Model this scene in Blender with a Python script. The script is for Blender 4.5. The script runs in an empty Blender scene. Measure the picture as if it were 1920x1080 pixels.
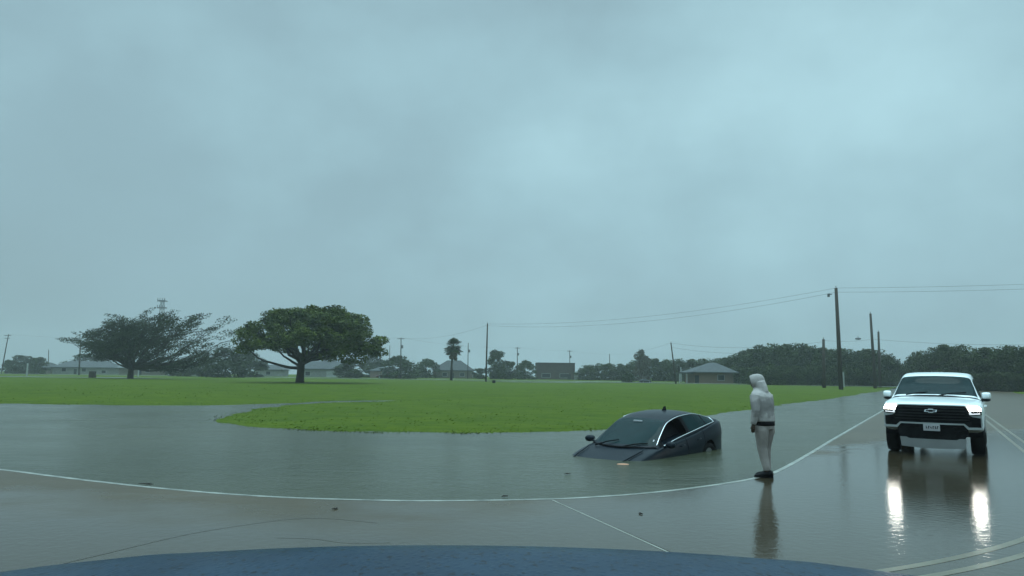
import bpy, bmesh, math, random
import numpy as np
from mathutils import Vector, Matrix, noise as mnoise
PI = math.pi
scene = bpy.context.scene
COL = scene.collection

# ------------------------------------------------------------------ camera
FPX, CAM_H, HOR, SLOPE = 1350.0, 1.7, 703.0, 0.011
th = math.atan((HOR - 540) / FPX); ro = math.atan(SLOPE)
vF = np.array([0, math.cos(th), math.sin(th)]); r0 = np.array([1., 0, 0]); u0 = np.array([0, -math.sin(th), math.cos(th)])
vR = r0 * math.cos(ro) + u0 * math.sin(ro); vU = -r0 * math.sin(ro) + u0 * math.cos(ro)
CAM = np.array([0, 0, CAM_H])
def ray(px, py): return vF * FPX + vR * (px - 960) + vU * (540 - py)
def G(px, py, z=0.0):
    d = ray(px, py); return CAM + d * ((z - CAM_H) / d[2])
def AT(px, py, Y):
    d = ray(px, py); return CAM + d * (Y / d[1])
cam = bpy.data.cameras.new('camera'); co = bpy.data.objects.new('camera', cam); COL.objects.link(co)
M = Matrix.Identity(4)
for i in range(3):
    M[i][0] = vR[i]; M[i][1] = vU[i]; M[i][2] = -vF[i]; M[i][3] = CAM[i]
co.matrix_world = M
cam.sensor_width = 36; cam.lens = 36 * FPX / 1920; cam.clip_start = 0.05; cam.clip_end = 5000
scene.camera = co

# ------------------------------------------------------------------ materials
def mat(name, col, rough=0.6, metal=0.0, var=0.0, vscale=3.0, bump=0.0, bscale=30.0, coat=0.0, emit=None, estr=0, stretch=None, spec=0.5, col2=None, ior=1.45, bdist=0.02, detail=5):
    m = bpy.data.materials.new(name); m.use_nodes = True
    nt = m.node_tree; b = nt.nodes['Principled BSDF']
    b.inputs['Roughness'].default_value = rough; b.inputs['Metallic'].default_value = metal
    b.inputs['Coat Weight'].default_value = coat; b.inputs['Coat Roughness'].default_value = 0.06
    b.inputs['Specular IOR Level'].default_value = spec; b.inputs['IOR'].default_value = ior
    b.inputs['Base Color'].default_value = (*col, 1)
    tc = nt.nodes.new('ShaderNodeTexCoord'); mp = nt.nodes.new('ShaderNodeMapping')
    if stretch: mp.inputs['Scale'].default_value = stretch
    nt.links.new(tc.outputs['Object'], mp.inputs['Vector'])
    if var or col2:
        n = nt.nodes.new('ShaderNodeTexNoise'); n.inputs['Scale'].default_value = vscale; n.inputs['Detail'].default_value = detail
        nt.links.new(mp.outputs['Vector'], n.inputs['Vector'])
        r = nt.nodes.new('ShaderNodeValToRGB')
        r.color_ramp.elements[0].position = 0.3; r.color_ramp.elements[1].position = 0.7
        if col2: c1, c2 = col, col2
        else: c1 = tuple(max(0, c * (1 - var)) for c in col); c2 = tuple(min(1, c * (1 + var)) for c in col)
        r.color_ramp.elements[0].color = (*c1, 1); r.color_ramp.elements[1].color = (*c2, 1)
        nt.links.new(n.outputs['Fac'], r.inputs['Fac']); nt.links.new(r.outputs['Color'], b.inputs['Base Color'])
    if bump:
        n2 = nt.nodes.new('ShaderNodeTexNoise'); n2.inputs['Scale'].default_value = bscale; n2.inputs['Detail'].default_value = 4
        nt.links.new(mp.outputs['Vector'], n2.inputs['Vector'])
        bp = nt.nodes.new('ShaderNodeBump'); bp.inputs['Strength'].default_value = bump; bp.inputs['Distance'].default_value = bdist
        nt.links.new(n2.outputs['Fac'], bp.inputs['Height']); nt.links.new(bp.outputs['Normal'], b.inputs['Normal'])
    if emit:
        b.inputs['Emission Color'].default_value = (*emit, 1); b.inputs['Emission Strength'].default_value = estr
    return m

def leafmat(name, c1, c2, scale=0.6):
    m = mat(name, c1, rough=0.55, col2=c2, vscale=scale, detail=3, spec=0.12)
    return m

M_sedan = mat('sedan paint', (0.009, 0.014, 0.020), 0.30, 0.0, coat=0.0, spec=0.11, bump=0.03, bscale=90, var=0.12, vscale=2)
M_glass = mat('wet dark glass', (0.004, 0.020, 0.022), 0.09, 0.0, spec=0.08, bump=0.02, bscale=60, var=0.2, vscale=3)
M_dark = mat('black plastic', (0.008, 0.009, 0.010), 0.45, bump=0.1, bscale=60, var=0.2, spec=0.2)
M_black = mat('cabin black', (0.004, 0.004, 0.005), 0.7, var=0.2, spec=0.1)
M_chrome = mat('chrome trim', (0.75, 0.77, 0.78), 0.16, 1.0, var=0.06, vscale=8)
M_rubber = mat('tyre rubber', (0.008, 0.008, 0.008), 0.7, bump=0.2, bscale=80, var=0.2, spec=0.1)
M_alloy = mat('alloy rim', (0.35, 0.36, 0.37), 0.3, 0.9, var=0.1)
M_white = mat('white car paint', (0.86, 0.90, 0.90), 0.25, 0.0, coat=0.6, var=0.03, vscale=2, bump=0.02, bscale=80)
M_fascia = mat('silver-white paint greyed for shade', (0.40, 0.43, 0.43), 0.35, var=0.05, vscale=3)  # truck's white front and silver-white trim, shade of the upright face greyed in
M_silver = mat('silver skid plate', (0.30, 0.31, 0.31), 0.4, 0.2, var=0.08)
M_grille = mat('black grille mesh', (0.005, 0.005, 0.006), 0.4, spec=0.12, bump=0.8, bscale=35, var=0.3, stretch=(1, 1, 3))
M_lamp = mat('lit headlight', (0.9, 0.9, 0.85), 0.3, emit=(1.0, 0.97, 0.86), estr=36)
M_drl = mat('lit running light', (0.9, 0.9, 0.9), 0.3, emit=(0.93, 0.96, 1.0), estr=.7)
M_glow = mat('drowned headlight', (0.35, 0.2, 0.12), 0.3, emit=(1.0, 0.55, 0.36), estr=.36)
M_plate = mat('licence plate', (0.5, 0.5, 0.52), 0.4, var=0.06, vscale=12)
M_hoodie = mat('pale grey wet cotton', (0.375, 0.345, 0.33), 0.85, var=0.14, vscale=4, bump=0.8, bscale=8, bdist=0.045, stretch=(1, 1, 0.6))
def wet_stain(m, z0, z1, k):
    nt = m.node_tree; b = nt.nodes['Principled BSDF']; src = b.inputs['Base Color'].links[0].from_socket
    tc = nt.nodes.new('ShaderNodeTexCoord'); sx = nt.nodes.new('ShaderNodeSeparateXYZ'); nt.links.new(tc.outputs['Object'], sx.inputs[0])
    n = nt.nodes.new('ShaderNodeTexNoise'); n.inputs['Scale'].default_value = 7; nt.links.new(tc.outputs['Object'], n.inputs['Vector'])
    a = nt.nodes.new('ShaderNodeMath'); a.operation = 'MULTIPLY_ADD'; a.inputs[1].default_value = .35; nt.links.new(n.outputs['Fac'], a.inputs[0]); nt.links.new(sx.outputs['Z'], a.inputs[2])
    r = nt.nodes.new('ShaderNodeValToRGB'); e = r.color_ramp.elements; e[0].position = 0.0; e[0].color = (1, 1, 1, 1); e[1].position = 1.0; e[1].color = (1, 1, 1, 1)
    q = e.new(z0 / 2); q.color = (1, 1, 1, 1); q = e.new(z0 / 2 + .02); q.color = (k, k, k, 1); q = e.new(z1 / 2 - .02); q.color = (k, k, k, 1); q = e.new(z1 / 2 + .01); q.color = (1, 1, 1, 1)
    h = nt.nodes.new('ShaderNodeMath'); h.operation = 'MULTIPLY'; h.inputs[1].default_value = .5; nt.links.new(a.outputs[0], h.inputs[0]); nt.links.new(h.outputs[0], r.inputs['Fac'])
    mx = nt.nodes.new('ShaderNodeMix'); mx.data_type = 'RGBA'; mx.blend_type = 'MULTIPLY'; mx.inputs[0].default_value = 1; nt.links.new(src, mx.inputs[6]); nt.links.new(r.outputs['Color'], mx.inputs[7]); nt.links.new(mx.outputs[2], b.inputs['Base Color'])
wet_stain(M_hoodie, 1.19, 1.50, .62)
M_trouser = mat('grey wet trousers', (0.28, 0.245, 0.225), 0.85, var=0.2, vscale=5, bump=0.9, bscale=9, bdist=0.045, stretch=(1, 1, 0.5))
M_skin = mat('skin', (0.06, 0.034, 0.022), 0.5, var=0.1)
M_shoe = mat('black shoe', (0.005, 0.005, 0.006), 0.55, var=0.2, bump=0.1, spec=0.12)
M_wood = mat('weathered pole wood', (0.045, 0.036, 0.028), 0.85, var=0.3, vscale=4, bump=0.3, bscale=20, stretch=(4, 4, 0.4))
M_metal = mat('galvanised metal', (0.16, 0.17, 0.18), 0.5, 0.6, var=0.15)
M_wire = mat('wire', (0.05, 0.05, 0.055), 0.6, var=0.1)
M_bark = mat('bark', (0.030, 0.024, 0.019), 0.9, var=0.35, vscale=3, bump=0.5, bscale=8, stretch=(2, 2, 0.5))
M_leafA = leafmat('dense oak leaves', (0.018, 0.032, 0.009), (0.105, 0.135, 0.020), 0.45)
M_leafB = leafmat('windblown leaves', (0.015, 0.023, 0.012), (0.044, 0.060, 0.026), 0.4)
M_leafC = leafmat('wood leaves', (0.011, 0.020, 0.008), (0.056, 0.080, 0.020), 0.35)
M_leafD = leafmat('grey bush leaves', (0.022, 0.032, 0.018), (0.046, 0.06, 0.032), 0.4)
M_leafE = leafmat('bright bush leaves', (0.016, 0.032, 0.010), (0.042, 0.068, 0.02), 0.4)
M_leafF = leafmat('brown tree leaves', (0.06, 0.05, 0.032), (0.09, 0.075, 0.05), 0.4)
M_palm = leafmat('palm frond', (0.024, 0.042, 0.016), (0.05, 0.07, 0.026), 0.5)
M_deadfrond = leafmat('dead palm frond', (0.09, 0.075, 0.05), (0.14, 0.115, 0.08), 0.5)
M_hood = mat('blue hood paint', (0.005, 0.026, 0.052), 0.35, 0.0, coat=0.0, var=0.35, vscale=11, bump=0.7, bscale=26, bdist=0.006, spec=0.12, stretch=(1, 1.4, 1))

def bonnet_paint():
    m = bpy.data.materials.new('blue bonnet with rain beads'); m.use_nodes = True; nt = m.node_tree; b = nt.nodes['Principled BSDF']; L = nt.links.new
    tc = nt.nodes.new('ShaderNodeTexCoord'); mp = nt.nodes.new('ShaderNodeMapping'); mp.inputs['Scale'].default_value = (1, .55, 1); L(tc.outputs['Object'], mp.inputs['Vector'])
    def noise(s, d):
        n = nt.nodes.new('ShaderNodeTexNoise'); n.inputs['Scale'].default_value = s; n.inputs['Detail'].default_value = d; L(mp.outputs['Vector'], n.inputs['Vector']); return n.outputs['Fac']
    def ramp_(f, stops):
        r = nt.nodes.new('ShaderNodeValToRGB'); e = r.color_ramp.elements
        e[0].position, e[0].color = stops[0][0], (*stops[0][1], 1); e[1].position, e[1].color = stops[1][0], (*stops[1][1], 1); L(f, r.inputs['Fac']); return r.outputs['Color']
    a = ramp_(noise(7, 4), [(.35, (.004, .020, .042)), (.7, (.009, .031, .060))])
    fl = ramp_(noise(75, 2), [(.60, (0, 0, 0)), (.66, (1, 1, 1))])
    mx = nt.nodes.new('ShaderNodeMix'); mx.data_type = 'RGBA'; L(fl, mx.inputs[0]); L(a, mx.inputs[6]); mx.inputs[7].default_value = (.001, .007, .016, 1); L(mx.outputs[2], b.inputs['Base Color'])
    v = nt.nodes.new('ShaderNodeTexVoronoi'); v.inputs['Scale'].default_value = 70; L(mp.outputs['Vector'], v.inputs['Vector'])
    bead = ramp_(v.outputs['Distance'], [(.0, (1, 1, 1)), (.5, (0, 0, 0))])
    bp = nt.nodes.new('ShaderNodeBump'); bp.inputs['Strength'].default_value = .35; bp.inputs['Distance'].default_value = .002; L(bead, bp.inputs['Height']); L(bp.outputs['Normal'], b.inputs['Normal'])
    b.inputs['Roughness'].default_value = .3; b.inputs['Specular IOR Level'].default_value = .07
    return m
M_hood = bonnet_paint()

def wall_mat(name, c, v=0.12): return mat(name, c, 0.8, var=v, vscale=1.2, bump=0.15, bscale=10)
M_roof_g = wall_mat('grey shingle', (0.055, 0.062, 0.066), 0.25)
M_roof_l = wall_mat('pale roof', (0.11, 0.118, 0.118))
M_roof_d = wall_mat('dark shingle', (0.035, 0.04, 0.042), 0.2)
M_wall_w = wall_mat('pale siding', (0.20, 0.21, 0.19))
M_wall_p = wall_mat('pinkish wall', (0.19, 0.13, 0.11))
M_wall_t = wall_mat('tan wall', (0.12, 0.10, 0.075))
M_wall_b = wall_mat('brown brick', (0.055, 0.038, 0.033), 0.2)
M_trim = wall_mat('white trim', (0.32, 0.34, 0.33))
M_win = mat('house window', (0.02, 0.025, 0.028), 0.15, var=0.2)

def brick_mat():
    m = bpy.data.materials.new('tan brick'); m.use_nodes = True; nt = m.node_tree; b = nt.nodes['Principled BSDF']
    tc = nt.nodes.new('ShaderNodeTexCoord'); br = nt.nodes.new('ShaderNodeTexBrick')
    mp = nt.nodes.new('ShaderNodeMapping'); mp.inputs['Rotation'].default_value = (PI / 2, 0, 0)
    nt.links.new(tc.outputs['Object'], mp.inputs['Vector']); nt.links.new(mp.outputs['Vector'], br.inputs['Vector'])
    br.inputs['Color1'].default_value = (0.20, 0.125, 0.085, 1); br.inputs['Color2'].default_value = (0.155, 0.10, 0.07, 1)
    br.inputs['Mortar'].default_value = (0.16, 0.14, 0.11, 1); br.inputs['Scale'].default_value = 4
    nt.links.new(br.outputs['Color'], b.inputs['Base Color']); b.inputs['Roughness'].default_value = 0.85
    return m
M_brick = brick_mat()

# ------------------------------------------------------------------ mesh helpers
class MB:
    def __init__(s): s.v = []; s.f = []
    def add(s, vs, fs):
        o = len(s.v); s.v += [tuple(map(float, p)) for p in vs]; s.f += [tuple(i + o for i in f) for f in fs]; return s
    def box(s, c, d, rot=None, taper=1.0):
        x, y, z = d[0] / 2, d[1] / 2, d[2] / 2
        vs = [Vector((a * x * (taper if cc > 0 else 1), b * y * (taper if cc > 0 else 1), cc * z)) for cc in (-1, 1) for a, b in ((-1, -1), (1, -1), (1, 1), (-1, 1))]
        if rot is not None: vs = [rot @ v for v in vs]
        vs = [v + Vector(c) for v in vs]
        return s.add(vs, [(3, 2, 1, 0), (4, 5, 6, 7), (0, 1, 5, 4), (1, 2, 6, 5), (2, 3, 7, 6), (3, 0, 4, 7)])
    def tube(s, path, rad, n=8, cap=True, flat=None):
        P = [Vector(p) for p in path]
        if not hasattr(rad, '__len__'): rad = [rad] * len(P)
        vs = []; up = Vector((0.03, 0.05, 1))
        prev = None
        for i, p in enumerate(P):
            t = (P[min(i + 1, len(P) - 1)] - P[max(i - 1, 0)]).normalized()
            if prev is None:
                a = t.cross(up)
                if a.length < 1e-3: a = t.cross(Vector((1, 0, 0)))
            else:
                a = prev - t * prev.dot(t)
                if a.length < 1e-5: a = t.cross(up)
            a.normalize(); b = t.cross(a); prev = a
            for k in range(n):
                q = 2 * PI * k / n
                vs.append(p + (a * math.cos(q) + b * math.sin(q)) * rad[i])
        fs = [(i * n + k, i * n + (k + 1) % n, (i + 1) * n + (k + 1) % n, (i + 1) * n + k) for i in range(len(P) - 1) for k in range(n)]
        if cap: fs += [tuple(range(n - 1, -1, -1)), tuple((len(P) - 1) * n + k for k in range(n))]
        return s.add(vs, fs)
    def rings(s, rings, cap=True):
        n = len(rings[0]); vs = [p for r in rings for p in r]
        fs = [(i * n + k, i * n + (k + 1) % n, (i + 1) * n + (k + 1) % n, (i + 1) * n + k) for i in range(len(rings) - 1) for k in range(n)]
        if cap: fs += [tuple(range(n - 1, -1, -1)), tuple((len(rings) - 1) * n + k for k in range(n))]
        return s.add(vs, fs)
    def lathe(s, prof, n=28, axis='y', c=(0, 0, 0), closed=False):
        vs = []
        for r, h in prof:
            for k in range(n):
                q = 2 * PI * k / n; a, b = r * math.cos(q), r * math.sin(q)
                p = {'y': (a, h, b), 'z': (a, b, h), 'x': (h, a, b)}[axis]
                vs.append((p[0] + c[0], p[1] + c[1], p[2] + c[2]))
        m = len(prof); R = m if closed else m - 1
        fs = [(i * n + k, i * n + (k + 1) % n, ((i + 1) % m) * n + (k + 1) % n, ((i + 1) % m) * n + k) for i in range(R) for k in range(n)]
        if not closed: fs += [tuple(range(n - 1, -1, -1)), tuple((m - 1) * n + k for k in range(n))]
        return s.add(vs, fs)
    def ellipsoid(s, c, r, n=16, m=10, rot=None):
        vs = []; 
        for i in range(1, m):
            a = PI * i / m
            for k in range(n):
                q = 2 * PI * k / n
                v = Vector((r[0] * math.sin(a) * math.cos(q), r[1] * math.sin(a) * math.sin(q), r[2] * math.cos(a)))
                if rot is not None: v = rot @ v
                vs.append(v + Vector(c))
        t = Vector((0, 0, r[2])); b = Vector((0, 0, -r[2]))
        if rot is not None: t = rot @ t; b = rot @ b
        vs += [t + Vector(c), b + Vector(c)]; T = len(vs) - 2; B = T + 1
        fs = [(i * n + k, (i + 1) * n + k, (i + 1) * n + (k + 1) % n, i * n + (k + 1) % n) for i in range(m - 2) for k in range(n)]
        fs += [(T, k, (k + 1) % n) for k in range(n)] + [(B, (m - 2) * n + (k + 1) % n, (m - 2) * n + k) for k in range(n)]
        return s.add(vs, fs)
    def mesh(s, name, m, smooth=False, recalc=True):
        me = bpy.data.meshes.new(name); me.from_pydata(s.v, [], s.f)
        if recalc and len(s.f) < 60000:
            bm = bmesh.new(); bm.from_mesh(me); bmesh.ops.recalc_face_normals(bm, faces=bm.faces); bm.to_mesh(me); bm.free()
        me.materials.append(m)
        if smooth:
            me.polygons.foreach_set('use_smooth', [True] * len(me.polygons))
        me.update(); return me
    def build(s, name, m, parent=None, smooth=False, recalc=True, sharp=None):
        me = s.mesh(name, m, smooth, recalc)
        if sharp: me.set_sharp_from_angle(angle=math.radians(sharp))
        o = bpy.data.objects.new(name, me); COL.objects.link(o)
        if parent is not None: o.parent = parent
        return o

def tag(o, label=None, cat=None, group=None, kind=None):
    if label: o['label'] = label
    if cat: o['category'] = cat
    if group: o['group'] = group
    if kind: o['kind'] = kind
    return o
def thing(name, loc, rot=(0, 0, 0), label=None, cat=None, group=None):
    o = bpy.data.objects.new(name, None); COL.objects.link(o)
    o.location = [float(a) for a in loc]; o.rotation_euler = rot; o.empty_display_size = 0.3
    return tag(o, label, cat, group)
def copy_tree(src, parent=None):
    c = src.copy(); COL.objects.link(c)
    if parent is not None: c.parent = parent
    for ch in [x for x in bpy.data.objects if x.parent == src]: copy_tree(ch, c)
    return c

def pchip(xs, ys, xq):
    xs = np.asarray(xs, float); ys = np.asarray(ys, float); h = np.diff(xs); dl = np.diff(ys) / h
    m = np.zeros_like(ys)
    for i in range(1, len(xs) - 1):
        if dl[i - 1] * dl[i] > 0:
            w1 = 2 * h[i] + h[i - 1]; w2 = h[i] + 2 * h[i - 1]; m[i] = (w1 + w2) / (w1 / dl[i - 1] + w2 / dl[i])
    m[0] = dl[0]; m[-1] = dl[-1]
    k = np.clip(np.searchsorted(xs, xq) - 1, 0, len(xs) - 2); t = (xq - xs[k]) / h[k]
    return ((1 + 2 * t) * (1 - t) ** 2 * ys[k] + t * (1 - t) ** 2 * h[k] * m[k] + t * t * (3 - 2 * t) * ys[k + 1] + t * t * (t - 1) * h[k] * m[k + 1])
def resample(ctrl, ni, nj):
    """ctrl[i][j] = xyz control net -> fine net"""
    A = np.array(ctrl, float); n, m, _ = A.shape
    qi = np.linspace(0, n - 1, (n - 1) * ni + 1); qj = np.linspace(0, m - 1, (m - 1) * nj + 1)
    B = np.zeros((len(qi), m, 3))
    for j in range(m):
        for c in range(3): B[:, j, c] = pchip(np.arange(n), A[:, j, c], qi)
    D = np.zeros((len(qi), len(qj), 3))
    for i in range(len(qi)):
        for c in range(3): D[i, :, c] = pchip(np.arange(m), B[i, :, c], qj)
    return D
def mirror_net(H):
    """half net running from the y>0 edge to the centre line -> whole net"""
    R = H[:, :-1][:, ::-1].copy(); R[..., 1] *= -1
    return np.concatenate([H, R], axis=1)
def net_parts(N, classify):
    """split the faces of a net into named parts, each an MB of its own"""
    out = {}
    ni, nj = N.shape[:2]
    for i in range(ni - 1):
        for j in range(nj - 1):
            k = classify(i, j, (N[i, j] + N[i + 1, j] + N[i + 1, j + 1] + N[i, j + 1]) / 4)
            if k: out.setdefault(k, []).append((i, j))
    res = {}
    for k, fs in out.items():
        ids = {}; mb = MB()
        def g(i, j):
            if (i, j) not in ids: ids[(i, j)] = len(mb.v); mb.v.append(tuple(N[i, j]))
            return ids[(i, j)]
        mb.f = [(g(i, j), g(i + 1, j), g(i + 1, j + 1), g(i, j + 1)) for i, j in fs]
        res[k] = mb
    return res

def wheel(parent, x, y, r, w, name='wheel', spokes=5, rimmat=None):
    rimmat = rimmat or M_alloy
    e = thing(name, (x, y, r)); e.parent = parent
    s = 1 if y > 0 else -1
    t = MB(); h = w / 2
    t.lathe([(r * .66, -h * .8), (r * .8, -h), (r * .95, -h * .92), (r, -h * .6), (r, h * .6), (r * .95, h * .92), (r * .8, h), (r * .66, h * .8)], 30, 'y', closed=True)
    t.build('tyre', M_rubber, e, True)
    q = MB(); q.lathe([(r * .67, s * h * .75), (r * .6, s * h * .72), (r * .58, s * h * .2), (0.02, s * h * .15)], 30, 'y')
    for k in range(spokes):
        a = 2 * PI * k / spokes; R3 = Matrix.Rotation(a, 3, 'Y')
        q.box(R3 @ Vector((r * .33, s * h * .6, 0)), (r * .6, 0.03, r * .13), R3)
    q.lathe([(r * .14, s * h * .5), (r * .13, s * h * .75), (0.01, s * h * .76)], 16, 'y')
    q.build('rim', rimmat, e, False)
    return e

def cut_arches(net, centres, r):
    """open round wheel arches in the sides of a body net: faces inside go, the edge is pulled onto the circle"""
    N = net.copy(); ni, nj = N.shape[:2]
    ins = np.zeros((ni, nj), bool)
    for cx, cz in centres:
        d = np.hypot(N[..., 0] - cx, N[..., 2] - cz); ins |= (d < r) & (np.abs(N[..., 1]) > 0.45)
    drop = set()
    for i in range(ni - 1):
        for j in range(nj - 1):
            if ins[i, j] and ins[i + 1, j] and ins[i, j + 1] and ins[i + 1, j + 1]: drop.add((i, j))
    for i in range(ni):
        for j in range(nj):
            if not ins[i, j]: continue
            fs = [(a, b) for a in (i - 1, i) for b in (j - 1, j) if 0 <= a < ni - 1 and 0 <= b < nj - 1]
            if any(f not in drop for f in fs):
                for cx, cz in centres:
                    dx, dz = N[i, j, 0] - cx, N[i, j, 2] - cz; d = math.hypot(dx, dz)
                    if d < r and d > 1e-4: N[i, j, 0] = cx + dx / d * r; N[i, j, 2] = cz + dz / d * r
    return N, drop

# ------------------------------------------------------------------ dark sedan, sunk in the flooded ditch
def build_sedan(loc, rot, detailed=True, paint=None, label='', group=None):
    paint = paint or M_sedan
    root = thing('sedan', loc, rot, label, 'car', group)
    #    x      w     zs    zc    zlow
    S = [(2.40, .58, .60, .64, .36), (2.34, .72, .66, .71, .28), (2.15, .83, .74, .80, .22), (1.8, .895, .83, .895, .2), (1.3, .92, .91, .965, .18),
         (0.9, .925, .95, 1.0, .18), (.3, .925, .965, 1.0, .18), (-.5, .925, .985, 1.0, .18), (-1.2, .925, 1.01, 1.02, .18), (-1.8, .91, 1.045, 1.06, .2),
         (-2.15, .875, 1.045, 1.085, .24), (-2.42, .80, 1.02, 1.07, .3), (-2.52, .70, .93, .98, .4)]
    ctrl = []
    for x, w, zs, zc, zl in S:
        h = zs - zl
        ctrl.append([(x, 0, zl), (x, w * .82, zl), (x, w * .955, zl + h * .12), (x, w * .975, zl + h * .4), (x, w, zl + h * .66), (x, w * .972, zs - h * .13), (x, w * .935, zs - h * .02), (x, w * .82, zs + (zc - zs) * .35), (x, w * .45, zs + (zc - zs) * .85), (x, 0, zc)])
    H = resample(ctrl, 6, 4)
    N = mirror_net(H)
    x = N[..., 0]; N[..., 0] = x - .22 * N[..., 1] ** 2 * np.clip((x - 1.2) / 1.0, 0, 1) + .12 * N[..., 1] ** 2 * np.clip((-x - 1.6) / .8, 0, 1)
    N, drop = cut_arches(N, [(1.42, .35), (-1.41, .35)], .39)
    nj = N.shape[1]
    def cl(i, j, c):
        if (i, j) in drop: return None
        zr = c[2]
        if abs(c[1]) > .70 and .3 < zr < .97 + (.03 if c[0] < -.4 else 0):
            sd = 'l' if c[1] > 0 else 'r'
            if -.38 < c[0] < .85: return 'front_' + sd
            if -1.25 < c[0] < -.38: return 'rear_' + sd
        return 'body'
    parts = net_parts(N, cl)
    bodymb = parts.pop('body')
    # nose and tail caps
    for row in (N[0], N[-1]):
        c = row.mean(axis=0); o = len(bodymb.v); bodymb.v += [tuple(p) for p in row] + [tuple(c)]
        n = len(row); bodymb.f += [(o + k, o + (k + 1) % n, o + n) for k in range(n)]
    body = bodymb.build('body', paint, root, True, sharp=50)
    for k in sorted(parts):
        d = parts[k].build('door', paint, root, True, sharp=50)
        if detailed:
            s = 1 if k.endswith('l') else -1
            xh = -.22 if k.startswith('front') else -1.0
            hb = MB(); hb.tube([(xh, s * .915, .86), (xh + .03, s * .945, .865), (xh + .17, s * .945, .865), (xh + .2, s * .915, .86)], .012, 6)
            hb.build('handle', paint, d, True)
            pts = parts[k].v
            seam = MB(); xe = (-.38 if k.startswith('front') else -1.2)
            colpts = sorted([p for p in pts if abs(p[0] - xe) < .09], key=lambda p: p[2])
            if len(colpts) > 3:
                seam.tube([(p[0], p[1] + s * .002, p[2]) for p in colpts], .005, 5); seam.build('door_seam', M_black, d, True)
    # arch liners
    for cx in (1.42, -1.41):
        for s in (-1, 1):
            al = MB(); n = 16; ring = lambda y: [(cx + .39 * math.cos(PI * k / n), y, .35 + .39 * math.sin(PI * k / n)) for k in range(n + 1)]
            a, b = ring(s * .9), ring(s * .5); o = len(al.v); al.v += a + b
            al.f += [(o + k, o + k + 1, o + n + 2 + k, o + n + 1 + k) for k in range(n)] + [tuple(o + n + 1 + k for k in range(n + 1))]
            al.build('wheel_arch', M_black, root)
    # greenhouse:  xs   xc   belt(y,z)   rail(y,z)   centre z
    Gs = [(.80, 1.05, .835, .955, .765, .99, 1.015), (.40, .50, .85, .97, .675, 1.205, 1.245), (-.06, -.02, .855, .985, .60, 1.385, 1.43), (-.55, -.54, .855, 1.0, .585, 1.425, 1.468),
          (-1.1, -1.1, .85, 1.02, .585, 1.395, 1.445), (-1.55, -1.5, .835, 1.04, .60, 1.30, 1.355), (-1.95, -1.95, .80, 1.055, .65, 1.165, 1.225), (-2.18, -2.24, .76, 1.06, .70, 1.09, 1.115)]
    ctrl = []
    for xs, xc, by, bz, ry, rz, cz in Gs:
        my = by * .45 + ry * .55 + .02; mz = (bz + rz) / 2
        ctrl.append([(xs, by, bz), (xs, my, mz), (xs, ry, rz), (xs + (xc - xs) * .35, ry * .88, rz + (cz - rz) * .36), (xs + (xc - xs) * .8, ry * .5, rz + (cz - rz) * .82), (xc, 0, cz)])
    K, Jn = 8, 5
    Hn = resample(ctrl, K, Jn); Nn = mirror_net(Hn); W = Nn.shape[1] - 1
    def cg(i, j, c):
        s = i / K; jj = min(j, W - 1 - j); sd = 'l' if c[1] > 0 else 'r'
        if jj < 2 * Jn - 1 and .25 <= s < 6.0:
            if jj < 1: return 'shell'
            if s < .6: return 'pil_a' + sd
            if 3.0 <= s < 3.25: return 'pil_b' + sd
            if 4.85 <= s < 5.0: return 'pil_c' + sd
            if s < 3.0: return 'front_' + sd
            return 'rear_' + sd
        if jj >= 2 * Jn + 1:
            if .12 <= s < 1.9: return 'windshield'
            if 5.0 <= s < 6.75: return 'backlight'
        return 'shell'
    pr = net_parts(Nn, cg)
    pr['shell'].build('roof', paint, root, True, sharp=40)
    pr['windshield'].build('windshield', M_glass, root, True)
    pr['backlight'].build('rear_window', M_glass, root, True)
    for k in sorted(pr):
        if k.startswith('pil'): pr[k].build('window_pillar', M_black, root, True)
    for k in ('front_l', 'front_r', 'rear_l', 'rear_r'):
        if k == 'front_l' and detailed:
            # driver's window is wound down: an opening, with the dark cabin behind it
            vs = np.array(pr[k].v); bk = MB(); bk.v = [tuple(p - np.array([0, .22, 0.0])) for p in vs]; bk.f = pr[k].f
            bk.build('open_window', M_black, root, True); continue
        pr[k].build('side_window', M_glass, root, True)
    wheel(root, 1.42, .80, .335, .22); wheel(root, 1.42, -.80, .335, .22); wheel(root, -1.41, .80, .335, .22); wheel(root, -1.41, -.80, .335, .22)
    if not detailed: return root
    # chrome outline round the side windows
    for sgn in (1, -1):
        def pt(i, j):
            p = Hn[i, j].copy(); p[1] += .008; p[1] *= sgn; return tuple(p)
        i0, i1 = (1 if sgn > 0 else 2 * K + 3), int(6.0 * K)
        path = [pt(i, 2 * Jn - 1) for i in range(i0, i1 + 1)] + [pt(i1, j) for j in range(2 * Jn - 2, 1, -1)] + [pt(i, 1) for i in range(i1, i0 + 3, -1)]
        mb = MB(); mb.tube(path, .0125, 6); mb.build('window_trim', M_chrome, root, True)
        m = MB(); m.ellipsoid((.60, sgn * 1.03, 1.02), (.09, .115, .075)); m.tube([(.62, sgn * .88, .96), (.61, sgn * .97, 1.0)], [.03, .025], 6)
        mo = m.build('wing_mirror', paint, root, True)
        g = MB(); g.ellipsoid((.52, sgn * 1.03, 1.02), (.015, .095, .058)); g.build('mirror_glass', M_glass, mo, True)
    for (a, b, c) in (((1.10, .12, .995), (.80, .62, 1.035), .85), ((1.10, -.55, .985), (.86, -.06, 1.075), .85)):
        w = MB(); A, B = Vector(a), Vector(b)
        w.tube([A + Vector((0, 0, .012)), A.lerp(B, .5) + Vector((0.01, 0, .045)), B + Vector((0.02, 0, .035))], [.016, .014, .010], 6); w.build('wiper', M_black, root, True)
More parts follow.
